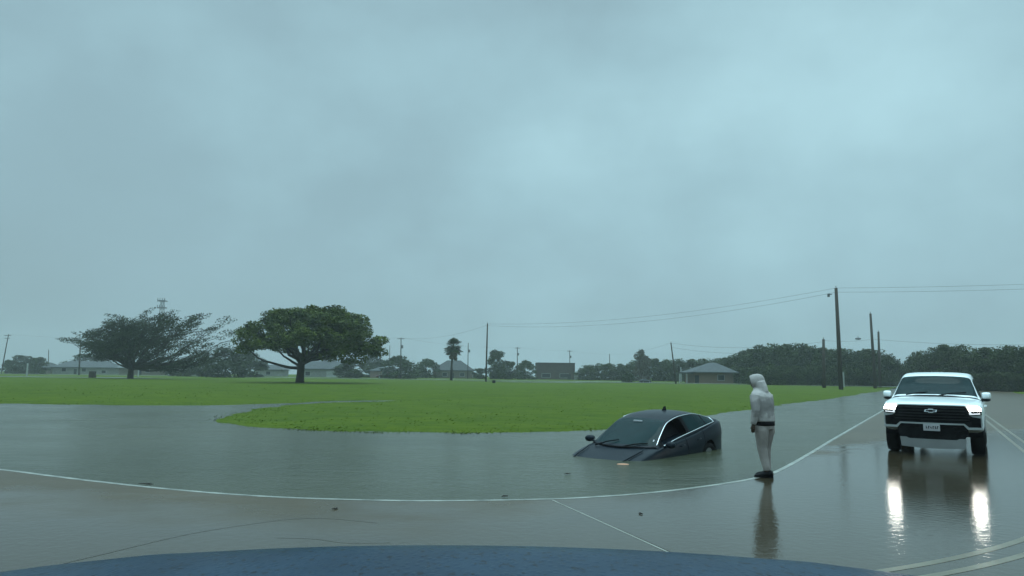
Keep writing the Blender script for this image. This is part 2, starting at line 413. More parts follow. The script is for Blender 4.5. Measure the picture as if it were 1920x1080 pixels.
    cw = MB(); cw.tube([(1.10 - .33 * (y / .78) ** 2, y, 1.0 - .03 * (y / .78) ** 2) for y in np.linspace(-.78, .78, 13)], .028, 6); cw.build('cowl', M_black, root, True)
    fin = MB(); fin.rings([[( -1.02 + a * .09, b * .028, 1.44) for a, b in ((-1, 1), (1, .3), (1, -.3), (-1, -1))], [(-1.06 + a * .05, b * .014, 1.53) for a, b in ((-1, 1), (.4, .3), (.4, -.3), (-1, -1))]])
    fin.build('antenna', M_black, root)
    def patch(i0, i1, j0, j1, name, m, up=.006):
        q = MB(); q.v = [tuple(Hn[i, j] + np.array([.003, 0, up])) for i, j in ((i0, j0), (i1, j0), (i1, j1), (i0, j1))]; q.f = [(0, 1, 2, 3)]; return q.build(name, m, root)
    patch(3, 4, 13, 14, 'windshield_sticker', M_plate)
    mir = MB(); c_ = Hn[13, 24]; mir.box((c_[0] - .02, .0, c_[2] - .0), (.03, .22, .06)); mir.build('rear_view_mirror', M_plate, root)
    for sgn in (1, -1):
        cr = MB(); cr.tube([(2.2, sgn * .52, .825), (1.7, sgn * .62, .915), (1.15, sgn * .68, .985)], [.012, .018, .012], 6); cr.build('hood_crease', paint, root, True)
        hl = MB(); hl.rings([[(2.25 + dx, sgn * y, z) for y, z in ((.42, .60), (.66, .60), (.70, .69), (.46, .67))] for dx in (-.12, -.02)]); hl.build('headlight', M_glass, root)
        tl = MB(); tl.rings([[(-2.44 + dx, sgn * y, z) for y, z in ((.45, .86), (.66, .86), (.67, .98), (.45, .97))] for dx in (0.06, -.015)]); tl.build('taillight', mat('tail lens', (.12, .01, .01), .2, var=.1), root)
    # the lit lamp washing out through the surface at the bonnet edge
    return root

sedan_loc, sedan_rot = (3.06, 16.62, -.654), (-.008, .128, 3.997)
sedan = build_sedan(sedan_loc, sedan_rot, True, M_sedan, 'dark grey sedan sunk nose down in floodwater beside the lawn', None)

# ------------------------------------------------------------------ white off-road truck
def poly_panel(poly, fx, off, thick, sub=.08):
    """extrude a (y,z) outline along x, following the curved front face"""
    pts = []
    n = len(poly)
    for i in range(n):
        a, b = poly[i], poly[(i + 1) % n]; k = max(1, int(math.hypot(b[0] - a[0], b[1] - a[1]) / sub))
        pts += [(a[0] + (b[0] - a[0]) * t / k, a[1] + (b[1] - a[1]) * t / k) for t in range(k)]
    bm = bmesh.new(); vs = [bm.verts.new((0, y, z)) for y, z in pts]
    es = [bm.edges.new((vs[i], vs[(i + 1) % len(vs)])) for i in range(len(vs))]
    bmesh.ops.triangle_fill(bm, edges=es, use_beauty=True)
    bmesh.ops.subdivide_edges(bm, edges=[e for e in bm.edges if e.calc_length() > .12], cuts=2, use_grid_fill=False)
    bmesh.ops.triangulate(bm, faces=bm.faces)
    bm.verts.ensure_lookup_table()
    mb = MB(); nv = len(bm.verts); bm.verts.index_update()
    co = [(v.co.y, v.co.z) for v in bm.verts]
    mb.v = [(fx(y, z) + off, y, z) for y, z in co] + [(fx(y, z) + off - thick, y, z) for y, z in co]
    for f in bm.faces:
        ix = [v.index for v in f.verts]; mb.f.append(tuple(ix)); mb.f.append(tuple(i + nv for i in reversed(ix)))
    for e in bm.edges:
        if len(e.link_faces) == 1:
            a, b = [v.index for v in e.verts]; mb.f.append((a, b, b + nv, a + nv))
    bm.free(); return mb
def sym(half): return half + [(-y, z) for y, z in reversed(half) if abs(y) > 1e-6]
def flip(p): return [(-y, z) for y, z in reversed(p)]

def build_truck(loc, yaw):
    root = thing('sport_utility_vehicle', loc, (0, 0, yaw), 'white off-road vehicle with lit headlights facing the viewer on the wet road', 'car')
    S = [(2.60, .97, 1.12, 1.155, .62), (2.5, 1.0, 1.15, 1.20, .60), (2.1, 1.03, 1.19, 1.25, .50), (1.5, 1.035, 1.215, 1.30, .42), (1.1, 1.03, 1.225, 1.325, .36), (.4, 1.03, 1.22, 1.3, .34), (-1.0, 1.03, 1.22, 1.3, .34), (-2.2, 1.02, 1.22, 1.3, .42), (-2.58, .98, 1.2, 1.27, .5), (-2.66, .92, 1.15, 1.2, .55)]
    ctrl = []
    for x, w, zs, zc, zl in S:
        h = zs - zl
        ctrl.append([(x, 0, zl), (x, w * .86, zl), (x, w * .975, zl + h * .1), (x, w * .99, zl + h * .4), (x, w, zl + h * .7), (x, w * .985, zs - h * .1), (x, w * .945, zs), (x, w * .8, zs + (zc - zs) * .55), (x, w * .42, zc - .01), (x, 0, zc)])
    N = mirror_net(resample(ctrl, 6, 4))
    bulge = lambda x, y: -.16 * y * y * np.clip((x - 1.3) / 1.2, 0, 1)
    N[..., 0] += bulge(N[..., 0], N[..., 1])
    N, drop = cut_arches(N, [(1.70, .43), (-1.37, .43)], .50)
    def cl(i, j, c):
        if (i, j) in drop: return None
        if c[0] > 1.15 and c[2] > 1.14 and abs(c[1]) < .9: return 'hood'
        if abs(c[1]) > .8 and .42 < c[2] < 1.2:
            sd = 'l' if c[1] > 0 else 'r'
            if -.15 < c[0] < .95: return 'front_' + sd
            if -1.0 < c[0] < -.15: return 'rear_' + sd
        return 'body'
    parts = net_parts(N, cl)
    bm_ = parts.pop('body')
    row = N[-1]; c = row.mean(axis=0); o = len(bm_.v); bm_.v += [tuple(p) for p in row] + [tuple(c)]; n = len(row); bm_.f += [(o + k, o + (k + 1) % n, o + n) for k in range(n)]
    bm_.build('body', M_white, root, True, sharp=50)
    parts.pop('hood').build('hood', M_white, root, True, sharp=50)
    for k in sorted(parts):
        d = parts[k].build('door', M_white, root, True); s = 1 if k.endswith('l') else -1; xh = -.02 if k.startswith('front') else -.9
        hb = MB(); hb.tube([(xh, s * 1.02, 1.07), (xh + .03, s * 1.055, 1.07), (xh + .19, s * 1.055, 1.07), (xh + .22, s * 1.02, 1.07)], .014, 6); hb.build('handle', M_white, d, True)
    for cx in (1.70, -1.37):
        for s in (-1, 1):
            al = MB(); n = 16; ring = lambda y: [(cx + .50 * math.cos(PI * k / n), y, .43 + .50 * math.sin(PI * k / n)) for k in range(n + 1)]
            a, b = ring(s * .99), ring(s * .5); o = len(al.v); al.v += a + b
            al.f += [(o + k, o + k + 1, o + n + 2 + k, o + n + 1 + k) for k in range(n)] + [tuple(o + n + 1 + k for k in range(n + 1))]
            al.build('wheel_arch', M_black, root)
    Gs = [(1.0, 1.27, .985, 1.215, .915, 1.27, 1.335), (.62, .78, .975, 1.215, .835, 1.53, 1.60), (.22, .34, .97, 1.215, .755, 1.78, 1.865), (-.6, -.6, .965, 1.215, .755, 1.85, 1.925), (-1.7, -1.7, .96, 1.215, .755, 1.845, 1.925), (-2.4, -2.4, .955, 1.215, .77, 1.78, 1.87), (-2.62, -2.64, .94, 1.21, .90, 1.28, 1.29)]
    ctrl = []
    for xs, xc, by, bz, ry, rz, cz in Gs:
        my = by * .45 + ry * .55 + .02
        ctrl.append([(xs, by, bz), (xs, my, (bz + rz) / 2), (xs, ry, rz), (xs + (xc - xs) * .3, ry * .9, rz + (cz - rz) * .55), (xs + (xc - xs) * .8, ry * .5, rz + (cz - rz) * .9), (xc, 0, cz)])
    K, Jn = 8, 5
    Hn = resample(ctrl, K, Jn); Nn = mirror_net(Hn); W = Nn.shape[1] - 1
    def cg(i, j, c):
        s = i / K; jj = min(j, W - 1 - j); sd = 'l' if c[1] > 0 else 'r'
        if 1 <= jj < 2 * Jn - 2 and .4 <= s < 5.0:
            if 2.9 <= s < 3.1: return 'pil_b' + sd
            if 4.0 <= s < 4.15: return 'pil_c' + sd
            return ('front_' if s < 2.9 else 'mid_' if s < 4 else 'rear_') + sd
        if jj >= 2 * Jn:
            if .12 <= s < 1.75: return 'windshield'
            if 5.2 <= s < 5.9: return 'backlight'
        return 'shell'
    pr = net_parts(Nn, cg)
    pr.pop('shell').build('roof', M_white, root, True, sharp=40)
    for k in sorted(pr):
        if k.startswith('pil'): pr.pop(k).build('window_pillar', M_black, root, True)
    pr.pop('windshield').build('windshield', M_glass, root, True); pr.pop('backlight').build('rear_window', M_glass, root, True)
    for k in sorted(pr): pr[k].build('side_window', M_glass, root, True)
    for x in (1.70, -1.37):
        for y in (.865, -.865): wheel(root, x, y, .415, .29, spokes=6)
    fx = lambda y, z: 2.60 - .16 * y * y + .10 * max(0, min(1, (1.05 - abs(z - .95) * 1.2))) - .06
    # white fascia under everything, its shade painted in as grey
    f0 = sym([(0, 1.158), (.86, 1.15), (.97, 1.08), (.985, .72), (.95, .60), (0, .60)])
    poly_panel(f0, fx, .0, .12).build('front_fascia', M_fascia, root, False)
    mask = sym([(0, 1.135), (.66, 1.135), (.73, 1.06), (.735, .94), (.80, .90), (.955, .875), (.955, .665), (.725, .665), (.64, .745), (0, .745)])
    g = poly_panel(mask, fx, .03, .05).build('grille', M_grille, root)
    for k, z in enumerate((1.085, 1.02, .955, .89, .825)):
        b = MB(); ww = .66 if z > .93 else .74
        b.rings([[(fx(y, z) + .038 + dx, y, z + dz) for dx, dz in ((0, -.011), (.014, -.006), (.014, .006), (0, .011))] for y in np.linspace(-ww, ww, 13)]); b.build('grille_bar', M_dark, g)
    em = [(-.13, .992), (-.05, .992), (-.05, .972), (.05, .972), (.05, .992), (.115, .992), (.13, 1.043), (.05, 1.043), (.05, 1.063), (-.05, 1.063), (-.05, 1.043), (-.115, 1.043)]
    poly_panel(em, fx, .068, .02).build('emblem', M_chrome, g)
    emi = [(y * .8, 1.0175 + (z - 1.0175) * .55) for y, z in em]
    poly_panel(emi, fx, .073, .01).build('emblem_face', M_black, g)
    tr = sym([(0, .745), (.64, .745), (.725, .665), (.985, .665), (.985, .620), (.705, .612), (.625, .712), (0, .712)])
    poly_panel(tr, fx, .05, .08).build('bumper_trim', M_fascia, root)
    lo = sym([(0, .712), (.625, .712), (.705, .612), (.70, .50), (.62, .37), (0, .37)])
    poly_panel(lo, fx, .014, .25).build('lower_grille', M_grille, root)
    sk = sym([(0, .37), (.47, .37), (.53, .40), (.66, .40), (.64, .19), (.30, .165), (0, .16)])
    poly_panel(sk, fx, .04, .10).build('skid_plate', M_silver, root)
    for s in (1, -1):
        F = (lambda p: p) if s > 0 else flip
        hs = poly_panel(F([(.735, 1.15), (.93, 1.13), (.975, 1.07), (.98, .95), (.86, .935), (.745, .95)]), fx, .012, .06).build('headlight', M_dark, root)
        poly_panel(F([(.728, 1.15), (.93, 1.135), (.975, 1.07), (.97, 1.03), (.728, 1.03)]), fx, .02, .03).build('lamp', M_lamp, hs)
        poly_panel(F([(.745, 1.012), (.775, 1.012), (.785, .975), (.95, .985), (.95, .962), (.745, .95)]), fx, .022, .03).build('running_light', M_drl, hs)
        poly_panel(F([(.77, .84), (.93, .84), (.92, .72), (.79, .72)]), fx, .036, .03).build('fog_recess', M_black, root)
        m = MB(); m.rings([[(.72 + dx, s * 1.075 + .098 * k * math.copysign(abs(math.cos(a)) ** .5, math.cos(a)), 1.345 + .085 * k * math.copysign(abs(math.sin(a)) ** .5, math.sin(a))) for a in np.linspace(0, 2 * PI, 20, endpoint=False)] for dx, k in ((-.07, .9), (0, 1), (.05, .92), (.085, .6))]); mo = m.build('wing_mirror', M_white, root, True)
        b = MB(); b.ellipsoid((.73, s * 1.065, 1.25), (.075, .098, .045)); b.tube([(.78, s * .94, 1.22), (.74, s * 1.02, 1.25)], [.05, .035], 6); b.build('mirror_foot', M_dark, mo, True)
        w = MB(); y0 = .12 if s > 0 else -.6
        w.tube([(1.30, y0, 1.345), (1.18, y0 + .25, 1.40), (1.05, y0 + .55, 1.42)], .014, 6); w.build('wiper', M_black, root, True)
    p = poly_panel(sym([(0, .715), (.165, .715), (.165, .565), (0, .565)]), fx, .085, .02).build('licence_plate', M_plate, root)
    for k, y in enumerate((-.105, -.06, -.015, .03, .075, .115)):
        c = MB(); h = .06 if k != 2 else .03
        c.box((fx(y, .64) + .088, y, .645), (.006, .016, h)); c.box((fx(y, .64) + .0885, y + .012, .645 + (.022 if k % 2 else -.018)), (.006, .022, .014)); c.build('plate_character', M_dark, p)
    cw = MB(); cw.tube([(1.32 - .30 * (y / .9) ** 2, y, 1.335 - .07 * (y / .9) ** 2) for y in np.linspace(-.9, .9, 13)], .022, 6); cw.build('cowl', M_dark, root, True)
    pan = MB(); pan.box((.0, 0, .42), (4.4, 1.2, .1)); pan.build('underbody', M_black, root)
    return root
truck_scale = .978
a_t = math.radians(33.5)
hd = np.array([-math.sin(a_t), -math.cos(a_t)])
tf = G(1750, 856)[:2] - hd * 2.6
truck = build_truck((tf[0], tf[1], .012), math.atan2(hd[1], hd[0])); truck.scale = (truck_scale,) * 3

# ------------------------------------------------------------------ the person in the wet grey hoodie
def remeshed(mb, name, m, parent, voxel=.012, smooth=4):
    o = mb.build(name, m, parent)
    r = o.modifiers.new('r', 'REMESH'); r.mode = 'VOXEL'; r.voxel_size = voxel; r.use_smooth_shade = True
    s = o.modifiers.new('s', 'SMOOTH'); s.factor = .5; s.iterations = smooth
    dg = bpy.context.evaluated_depsgraph_get(); me = bpy.data.meshes.new_from_object(o.evaluated_get(dg))
    old = o.data; o.modifiers.clear(); o.data = me; bpy.data.meshes.remove(old)
    me.polygons.foreach_set('use_smooth', [True] * len(me.polygons))
    return o
def ell(c, rx, ry, n=20, tilt=0.0):
    return [(c[0] + rx * math.cos(2 * PI * k / n), c[1] + ry * math.sin(2 * PI * k / n), c[2] + tilt * rx * math.cos(2 * PI * k / n)) for k in range(n)]
def build_person(loc, yaw):
    root_label = 'person in a pale grey hooded sweatshirt and trousers standing on the white edge line'
    # body: one continuous skin surface (facing +x)
    b = MB()
    b.rings([ell((.03, 0, .84), .10, .145), ell((.04, 0, .93), .105, .15), ell((.05, 0, 1.08), .09, .13), ell((.06, 0, 1.25), .105, .155), ell((.085, 0, 1.38), .095, .165), ell((.11, 0, 1.45), .06, .08), ell((.135, 0, 1.52), .052, .056)])
    b.ellipsoid((.175, 0, 1.615), (.095, .075, .115)); b.ellipsoid((.20, 0, 1.555), (.065, .055, .06))
    b.tube([(.262, 0, 1.63), (.285, 0, 1.585), (.262, 0, 1.578)], [.008, .014, .01], 8)                      # nose
    for s in (1, -1):
        b.ellipsoid((.175, s * .077, 1.60), (.022, .01, .03)); b.ellipsoid((.245, s * .032, 1.622), (.012, .016, .010))
    b.tube([(.268, -.022, 1.545), (.275, 0, 1.546), (.268, .022, 1.545)], .008, 6)                           # lips
    arms = {1: [(.08, .19, 1.385), (.02, .255, 1.12), (.06, .27, .90)], -1: [(.08, -.19, 1.385), (.06, -.225, 1.13), (.20, -.14, 1.03)]}
    for s, P in arms.items():
        b.tube([P[0], [(P[0][i] + P[1][i]) / 2 for i in range(3)], P[1], [(P[1][i] + P[2][i]) / 2 for i in range(3)], P[2]], [.052, .048, .038, .036, .026], 12)
    # left hand hangs open, slightly curled; right hand rests in the front pouch
    w = Vector(arms[1][2]); down = Vector((.10, 0.0, -1)).normalized()
    b.tube([w, w + down * .04, w + down * .09], [.024, .036, .034], 10)
    for k, (dx, L) in enumerate(((.030, .068), (.010, .076), (-.011, .070), (-.030, .055))):
        p0 = w + down * .085 + Vector((dx, 0, 0)); p1 = p0 + down * L * .5 + Vector((.003, -.004, 0)); p2 = p1 + (down + Vector((.15, -.35, 0))).normalized() * L * .3; p3 = p2 + (down + Vector((.2, -.8, 0))).normalized() * L * .25
        b.tube([p0, p1, p2, p3], [.0095, .009, .0085, .007], 8)
    b.tube([w + down * .03 + Vector((.026, -.008, 0)), w + down * .065 + Vector((.05, -.014, 0)), w + down * .10 + Vector((.054, -.018, 0))], [.013, .011, .009], 8)
    w2 = Vector(arms[-1][2]); d2 = Vector((.7, .7, -.1)).normalized()
    b.tube([w2, w2 + d2 * .05, w2 + d2 * .09], [.024, .036, .032], 10)
    for k in range(4):
        dz = .027 - k * .018; p0 = w2 + d2 * .085 + Vector((0, 0, dz)); b.tube([p0, p0 + d2 * .035, p0 + d2 * .05 + Vector((-.02, .015, 0)), p0 + d2 * .045 + Vector((-.04, .02, 0))], [.0095, .009, .0085, .007], 8)
    b.tube([w2 + d2 * .03 + Vector((0, 0, .025)), w2 + d2 * .07 + Vector((0, 0, .05)), w2 + d2 * .10 + Vector((0, 0, .052))], [.013, .011, .009], 8)
    legs = {1: [(.035, .085, .86), (.035, .085, .48), (-.035, .078, .10)], -1: [(.03, -.085, .86), (.075, -.075, .48), (.05, -.062, .10)]}
    for s, P in legs.items():
        b.tube([P[0], [(P[0][i] + P[1][i]) / 2 for i in range(3)], P[1], [(P[1][i] * .6 + P[2][i] * .4) for i in range(3)], P[2], (P[2][0], P[2][1], .05)], [.085, .072, .052, .05, .036, .035], 14)
        b.tube([(P[2][0] - .03, P[2][1], .045), (P[2][0] + .06, P[2][1], .04), (P[2][0] + .16, P[2][1], .03)], [.03, .034, .024], 10)
    body = remeshed(b, 'person', M_skin, None, .0085, 2)
    body.location = loc; body.rotation_euler = (0, 0, yaw)
    body.scale = (1.02, 1.07, 1.0); tag(body, root_label, 'person')
    # hooded sweatshirt
    h = MB()
    h.rings([ell((.035, 0, .925), .135, .185), ell((.035, 0, .945), .153, .203), ell((.04, 0, 1.02), .158, .208), ell((.045, 0, 1.12), .145, .195), ell((.055, 0, 1.25), .15, .21), ell((.07, 0, 1.36), .145, .225), ell((.085, 0, 1.42), .125, .21), ell((.10, 0, 1.46), .10, .15), ell((.125, 0, 1.50), .085, .095)])
    for s, P in arms.items():
        q = [P[0], [P[0][i] * .5 + P[1][i] * .5 for i in range(3)], P[1], [P[1][i] * .5 + P[2][i] * .5 for i in range(3)], [P[1][i] * .08 + P[2][i] * .92 for i in range(3)], P[2]]
        h.tube(q, [.082, .078, .068, .062, .052, .040], 14)
    # hood: a bowl, open to the front, its rim turned in
    cx, cz = .165, 1.625; rotH = Matrix.Rotation(math.radians(34), 3, 'Z') @ Matrix.Rotation(math.radians(14), 3, 'Y')
    prof_o = [(.02, -.145), (.07, -.132), (.105, -.095), (.125, -.04), (.128, .03), (.115, .09), (.105, .105)]
    prof_i = [(.092, .10), (.102, .03), (.10, -.03), (.085, -.075), (.05, -.105), (.015, -.115)]
    rings = []
    for r, d in prof_o + prof_i:
        rings.append([Vector((cx, 0, cz)) + rotH @ Vector((d * .93, .84 * r * math.sin(2 * PI * k / 24), 0.99 * r * math.cos(2 * PI * k / 24))) for k in range(24)])
    h.rings(rings)
    h.tube([(.055, 0, 1.43), (.065, 0, 1.51), (.10, 0, 1.60)], [.10, .092, .09], 14)      # fold of the hood on the nape
    remeshed(h, 'hooded_sweatshirt', M_hoodie, body, .011, 3)
    cuff = MB(); P = arms[1]; cuff.tube([[P[1][i] * .12 + P[2][i] * .88 for i in range(3)], [P[1][i] * -.02 + P[2][i] * 1.02 for i in range(3)]], .047, 14); cuff.build('cuff', M_hoodie, body, True)
    band = MB(); band.rings([ell((.03, 0, .865), .135, .182), ell((.03, 0, .87), .148, .192), ell((.032, 0, .94), .148, .192), ell((.032, 0, .945), .13, .18)]); band.build('dark_shirt_hem', M_shoe, body, True)
    t = MB()
    t.rings([ell((.03, 0, .80), .13, .17), ell((.028, 0, .85), .138, .182), ell((.03, 0, .90), .132, .178)])
    for s, P in legs.items():
        m1 = [P[0][i] * .5 + P[1][i] * .5 for i in range(3)]; m2 = [P[1][i] * .55 + P[2][i] * .45 for i in range(3)]
        t.tube([(P[0][0], P[0][1], .87), (P[0][0], P[0][1] * 1.02, .78), m1, P[1], m2, (P[2][0], P[2][1], .16), (P[2][0], P[2][1], .115)], [.106, .115, .104, .082, .070, .062, .056], 16)
    remeshed(t, 'trousers', M_trouser, body, .011, 3)
    for s, P in legs.items():
        sh = MB(); x, y = P[2][0], P[2][1]; R = Matrix.Rotation(math.radians(38 if s > 0 else 14), 3, 'Z')
        def ring(dx, wy, hz, z0=.0): return [Vector((x, y, 0)) + R @ Vector((dx, wy * math.cos(a) * (1 if math.sin(a) > -.3 else .95), max(z0, z0 + hz * .5 + hz * .5 * math.sin(a)))) for a in np.linspace(0, 2 * PI, 14, endpoint=False)]
        sh.rings([ring(-.095, .02, .06, .01), ring(-.085, .036, .09), ring(-.05, .043, .115), ring(0, .045, .12), ring(.05, .045, .095), ring(.10, .05, .075), ring(.155, .046, .06), ring(.185, .03, .045), ring(.197, .012, .03, .008)])
        so = sh.build('shoe', M_shoe, body, True)
        sl = MB(); sl.rings([[Vector((x, y, 0)) + R @ Vector((.05 + .15 * math.cos(a), .05 * math.sin(a) * (1.0 if math.cos(a) > 0 else .85), z)) for a in np.linspace(0, 2 * PI, 20, endpoint=False)] for z in (.001, .024)]); sl.build('sole', M_shoe, so)
    return body
pp = G(1440, 896)
person = build_person((pp[0], pp[1], .016), math.radians(128))

# ------------------------------------------------------------------ ground, road, water
DR = np.array([.507, .862]); NR = np.array([.862, -.507])
def off(p, along, right): return (p[0] + DR[0] * along + NR[0] * right, p[1] + DR[1] * along + NR[1] * right)
Wp = (4.81, 13.32)
FLOOD = [(-420, 39), (-140, 37), (-60, 36.6), (-25.4, 36.3), (-18.93, 36.0), (-15.6, 36.9), (-13.0, 40.0), (-10.9, 44.0), (-7.4, 46.2), (-10.2, 42.2), (-11.7, 37.2), (-11.9, 33.3), (-11.3, 29.5), (-10.74, 26.64), (-9.9, 24.6), (-8.15, 22.95), (-5.66, 21.85), (-3.09, 21.53), (0.68, 21.66), (2.7, 22.76), (9.38, 33.12), (20.17, 50.77), (40.89, 84.18), (49.5, 97.5), (125, 225), (250, 437),
         (262, 430), (137, 218), (62, 88), (16.4, 10.4), (16, -60), (-420, -60)]
def sdist(px, py, poly):
    P = np.array(poly); Q = np.roll(P, -1, axis=0); d = np.full(px.shape, 1e9); ins = np.zeros(px.shape, bool)
    for (ax, ay), (bx, by) in zip(P, Q):
        ex, ey = bx - ax, by - ay; t = np.clip(((px - ax) * ex + (py - ay) * ey) / (ex * ex + ey * ey), 0, 1)
        d = np.minimum(d, np.hypot(px - ax - t * ex, py - ay - t * ey))
        c = ((ay > py) != (by > py)) & (px < (bx - ax) * (py - ay) / ((by - ay) if abs(by - ay) > 1e-9 else 1e-9) + ax)
        ins ^= c
    return np.where(ins, -d, d)
def vnoise(x, y, s, seed=0):
    """smooth value noise, vectorised"""
    r = np.random.RandomState(seed); T = r.rand(64, 64); X = x / s; Y = y / s
    i = np.floor(X).astype(int); j = np.floor(Y).astype(int); u = X - i; v = Y - j; u = u * u * (3 - 2 * u); v = v * v * (3 - 2 * v)
    g = lambda a, b: T[a % 64, b % 64]
    return (g(i, j) * (1 - u) + g(i + 1, j) * u) * (1 - v) + (g(i, j + 1) * (1 - u) + g(i + 1, j + 1) * u) * v
def axis(fine0, fine1, step, lo, hi):
    a = list(np.arange(fine0, fine1 + 1e-6, step)); s = step; x = fine1
    while x < hi: s *= 1.22; x += s; a.append(min(x, hi))
    s = step; x = fine0
    while x > lo: s *= 1.22; x -= s; a.insert(0, max(x, lo))
    return np.array(a)
LIM = 620
gx = axis(-45, 45, .35, -LIM, LIM); gy = axis(19, 62, .3, -140, LIM)
def lawn_z(X, Y):
    sd = sdist(X, Y, FLOOD)
    fade = np.clip(60 / np.maximum(np.hypot(X, Y), 1), .2, 1)
    sd = sd + (vnoise(X, Y, 1.3, 1) - .5) * .5 + (vnoise(X, Y, .5, 2) - .5) * .25 + (vnoise(X, Y, 5, 5) - .5) * .8
    z = np.where(sd > 0, np.minimum(.035 * sd, .13 + .008 * np.minimum(sd, 12)), np.maximum(.035 * sd - .03 * np.clip(-sd - 1, 0, 30), -.55))
    z = z + np.where(sd > 1, (vnoise(X, Y, 4.5, 3) - .5) * .05, 0)
    z = z - .5 * np.exp(-(((X - 2.6) / 2.6) ** 2 + ((Y - 16.4) / 3.2) ** 2))
    return z
X, Y = np.meshgrid(gx, gy, indexing='ij'); Z = lawn_z(X, Y)
mb = MB(); ny = len(gy)
mb.v = list(map(tuple, np.stack([X, Y, Z], -1).reshape(-1, 3).tolist()))
mb.f = [(i * ny + j, (i + 1) * ny + j, (i + 1) * ny + j + 1, i * ny + j + 1) for i in range(len(gx) - 1) for j in range(ny - 1)]

def nodes_mat(name):
    m = bpy.data.materials.new(name); m.use_nodes = True; nt = m.node_tree
    return m, nt, nt.nodes['Principled BSDF']
def nz(nt, vec, scale, detail=4, rough=.5, w=None):
    n = nt.nodes.new('ShaderNodeTexNoise'); n.inputs['Scale'].default_value = scale; n.inputs['Detail'].default_value = detail; n.inputs['Roughness'].default_value = rough
    nt.links.new(vec, n.inputs['Vector']); return n.outputs['Fac']
def ramp(nt, fac, stops):
    r = nt.nodes.new('ShaderNodeValToRGB'); e = r.color_ramp.elements
    e[0].position, e[0].color = stops[0][0], (*stops[0][1], 1) if hasattr(stops[0][1], '__len__') else (stops[0][1],) * 3 + (1,)
    e[1].position, e[1].color = stops[-1][0], (*stops[-1][1], 1) if hasattr(stops[-1][1], '__len__') else (stops[-1][1],) * 3 + (1,)
    for p, c in stops[1:-1]:
        q = e.new(p); q.color = (*c, 1) if hasattr(c, '__len__') else (c, c, c, 1)
    nt.links.new(fac, r.inputs['Fac']); return r.outputs['Color']
def math_(nt, op, a, b=None, c=None, clamp=False):
    n = nt.nodes.new('ShaderNodeMath'); n.operation = op; n.use_clamp = clamp
    for k, v in enumerate((a, b, c)):
        if v is None: continue
        if isinstance(v, (int, float)): n.inputs[k].default_value = v
        else: nt.links.new(v, n.inputs[k])
    return n.outputs[0]
def mixc(nt, f, a, b):
    n = nt.nodes.new('ShaderNodeMix'); n.data_type = 'RGBA'
    for idx, v in ((0, f), (6, a), (7, b)):
        if isinstance(v, (int, float)): n.inputs[idx].default_value = v
        elif isinstance(v, tuple): n.inputs[idx].default_value = (*v, 1)
        else: nt.links.new(v, n.inputs[idx])
    return n.outputs[2]
def objvec(nt, scale=(1, 1, 1), rot=0):
    tc = nt.nodes.new('ShaderNodeTexCoord'); mp = nt.nodes.new('ShaderNodeMapping'); mp.inputs['Scale'].default_value = scale; mp.inputs['Rotation'].default_value = (0, 0, rot)
    nt.links.new(tc.outputs['Object'], mp.inputs['Vector']); return mp.outputs['Vector']

# lawn
m, nt, b = nodes_mat('lawn grass')
v1 = objvec(nt); v2 = objvec(nt, (.5, 1.6, 1))
c = ramp(nt, nz(nt, v1, .16, 5, .6), [(.34, (.036, .066, .004)), (.5, (.060, .094, .004)), (.64, (.082, .114, .007))])
c2 = ramp(nt, nz(nt, v2, .9, 5, .65), [(.38, (.034, .064, .003)), (.62, (.088, .118, .006))])
c = mixc(nt, .62, c, c2)
c3 = ramp(nt, nz(nt, objvec(nt, (.7, 1.3, 1)), 2.6, 4, .65), [(.38, (.030, .060, .004)), (.62, (.086, .116, .008))])
c = mixc(nt, .3, c, c3)
fine = nz(nt, v1, 6, 3, .6)
c = mixc(nt, math_(nt, 'MULTIPLY', ramp(nt, fine, [(.3, 1.0), (.6, 0.0)]), .13), c, (.022, .055, .008))
nt.links.new(c, b.inputs['Base Color']); b.inputs['Roughness'].default_value = .75; b.inputs['Specular IOR Level'].default_value = .05
bp = nt.nodes.new('ShaderNodeBump'); bp.inputs['Strength'].default_value = .2; bp.inputs['Distance'].default_value = .04
nt.links.new(nz(nt, v1, 5, 5, .6), bp.inputs['Height']); nt.links.new(bp.outputs['Normal'], b.inputs['Normal'])
M_lawn = m
lawn = mb.build('lawn', M_lawn, None, True, recalc=False); tag(lawn, kind='structure')

# flood water
m, nt, b = nodes_mat('flood water')
v1 = objvec(nt); va = objvec(nt, (.55, 1.5, 1), .25)
c = ramp(nt, nz(nt, v1, .12, 4, .6), [(.3, (.036, .042, .024)), (.7, (.056, .058, .034))])
nt.links.new(c, b.inputs['Base Color']); b.inputs['IOR'].default_value = 1.33; b.inputs['Specular IOR Level'].default_value = .30
nt.links.new(ramp(nt, nz(nt, va, .25, 4, .6), [(.3, .13), (.7, .28)]), b.inputs['Roughness'])
bp = nt.nodes.new('ShaderNodeBump'); bp.inputs['Strength'].default_value = 1.0; bp.inputs['Distance'].default_value = .05
hgt = math_(nt, 'ADD', nz(nt, va, 3.0, 4, .65), math_(nt, 'ADD', math_(nt, 'MULTIPLY', nz(nt, v1, 18, 2, .5), .3), math_(nt, 'MULTIPLY', nz(nt, va, .8, 3, .6), .9)))
amp = ramp(nt, nz(nt, v1, .09, 3, .5), [(.3, .45), (.7, 1.0)])
nt.links.new(math_(nt, 'MULTIPLY', hgt, amp), bp.inputs['Height']); nt.links.new(bp.outputs['Normal'], b.inputs['Normal'])
M_water = m
w = MB(); w.add([(-420, -55, 0), (15.5, -55, 0), (16.5, 10.5, 0), (62, 88, 0), (262, 430, 0), (252, 438, 0), (-420, 60, 0)], [(0, 1, 2, 3, 4, 5, 6)])
w = MB(); w.add([(-420, -55, 0), (262, -55, 0), (262, 438, 0), (-420, 438, 0)], [(0, 1, 2, 3)])
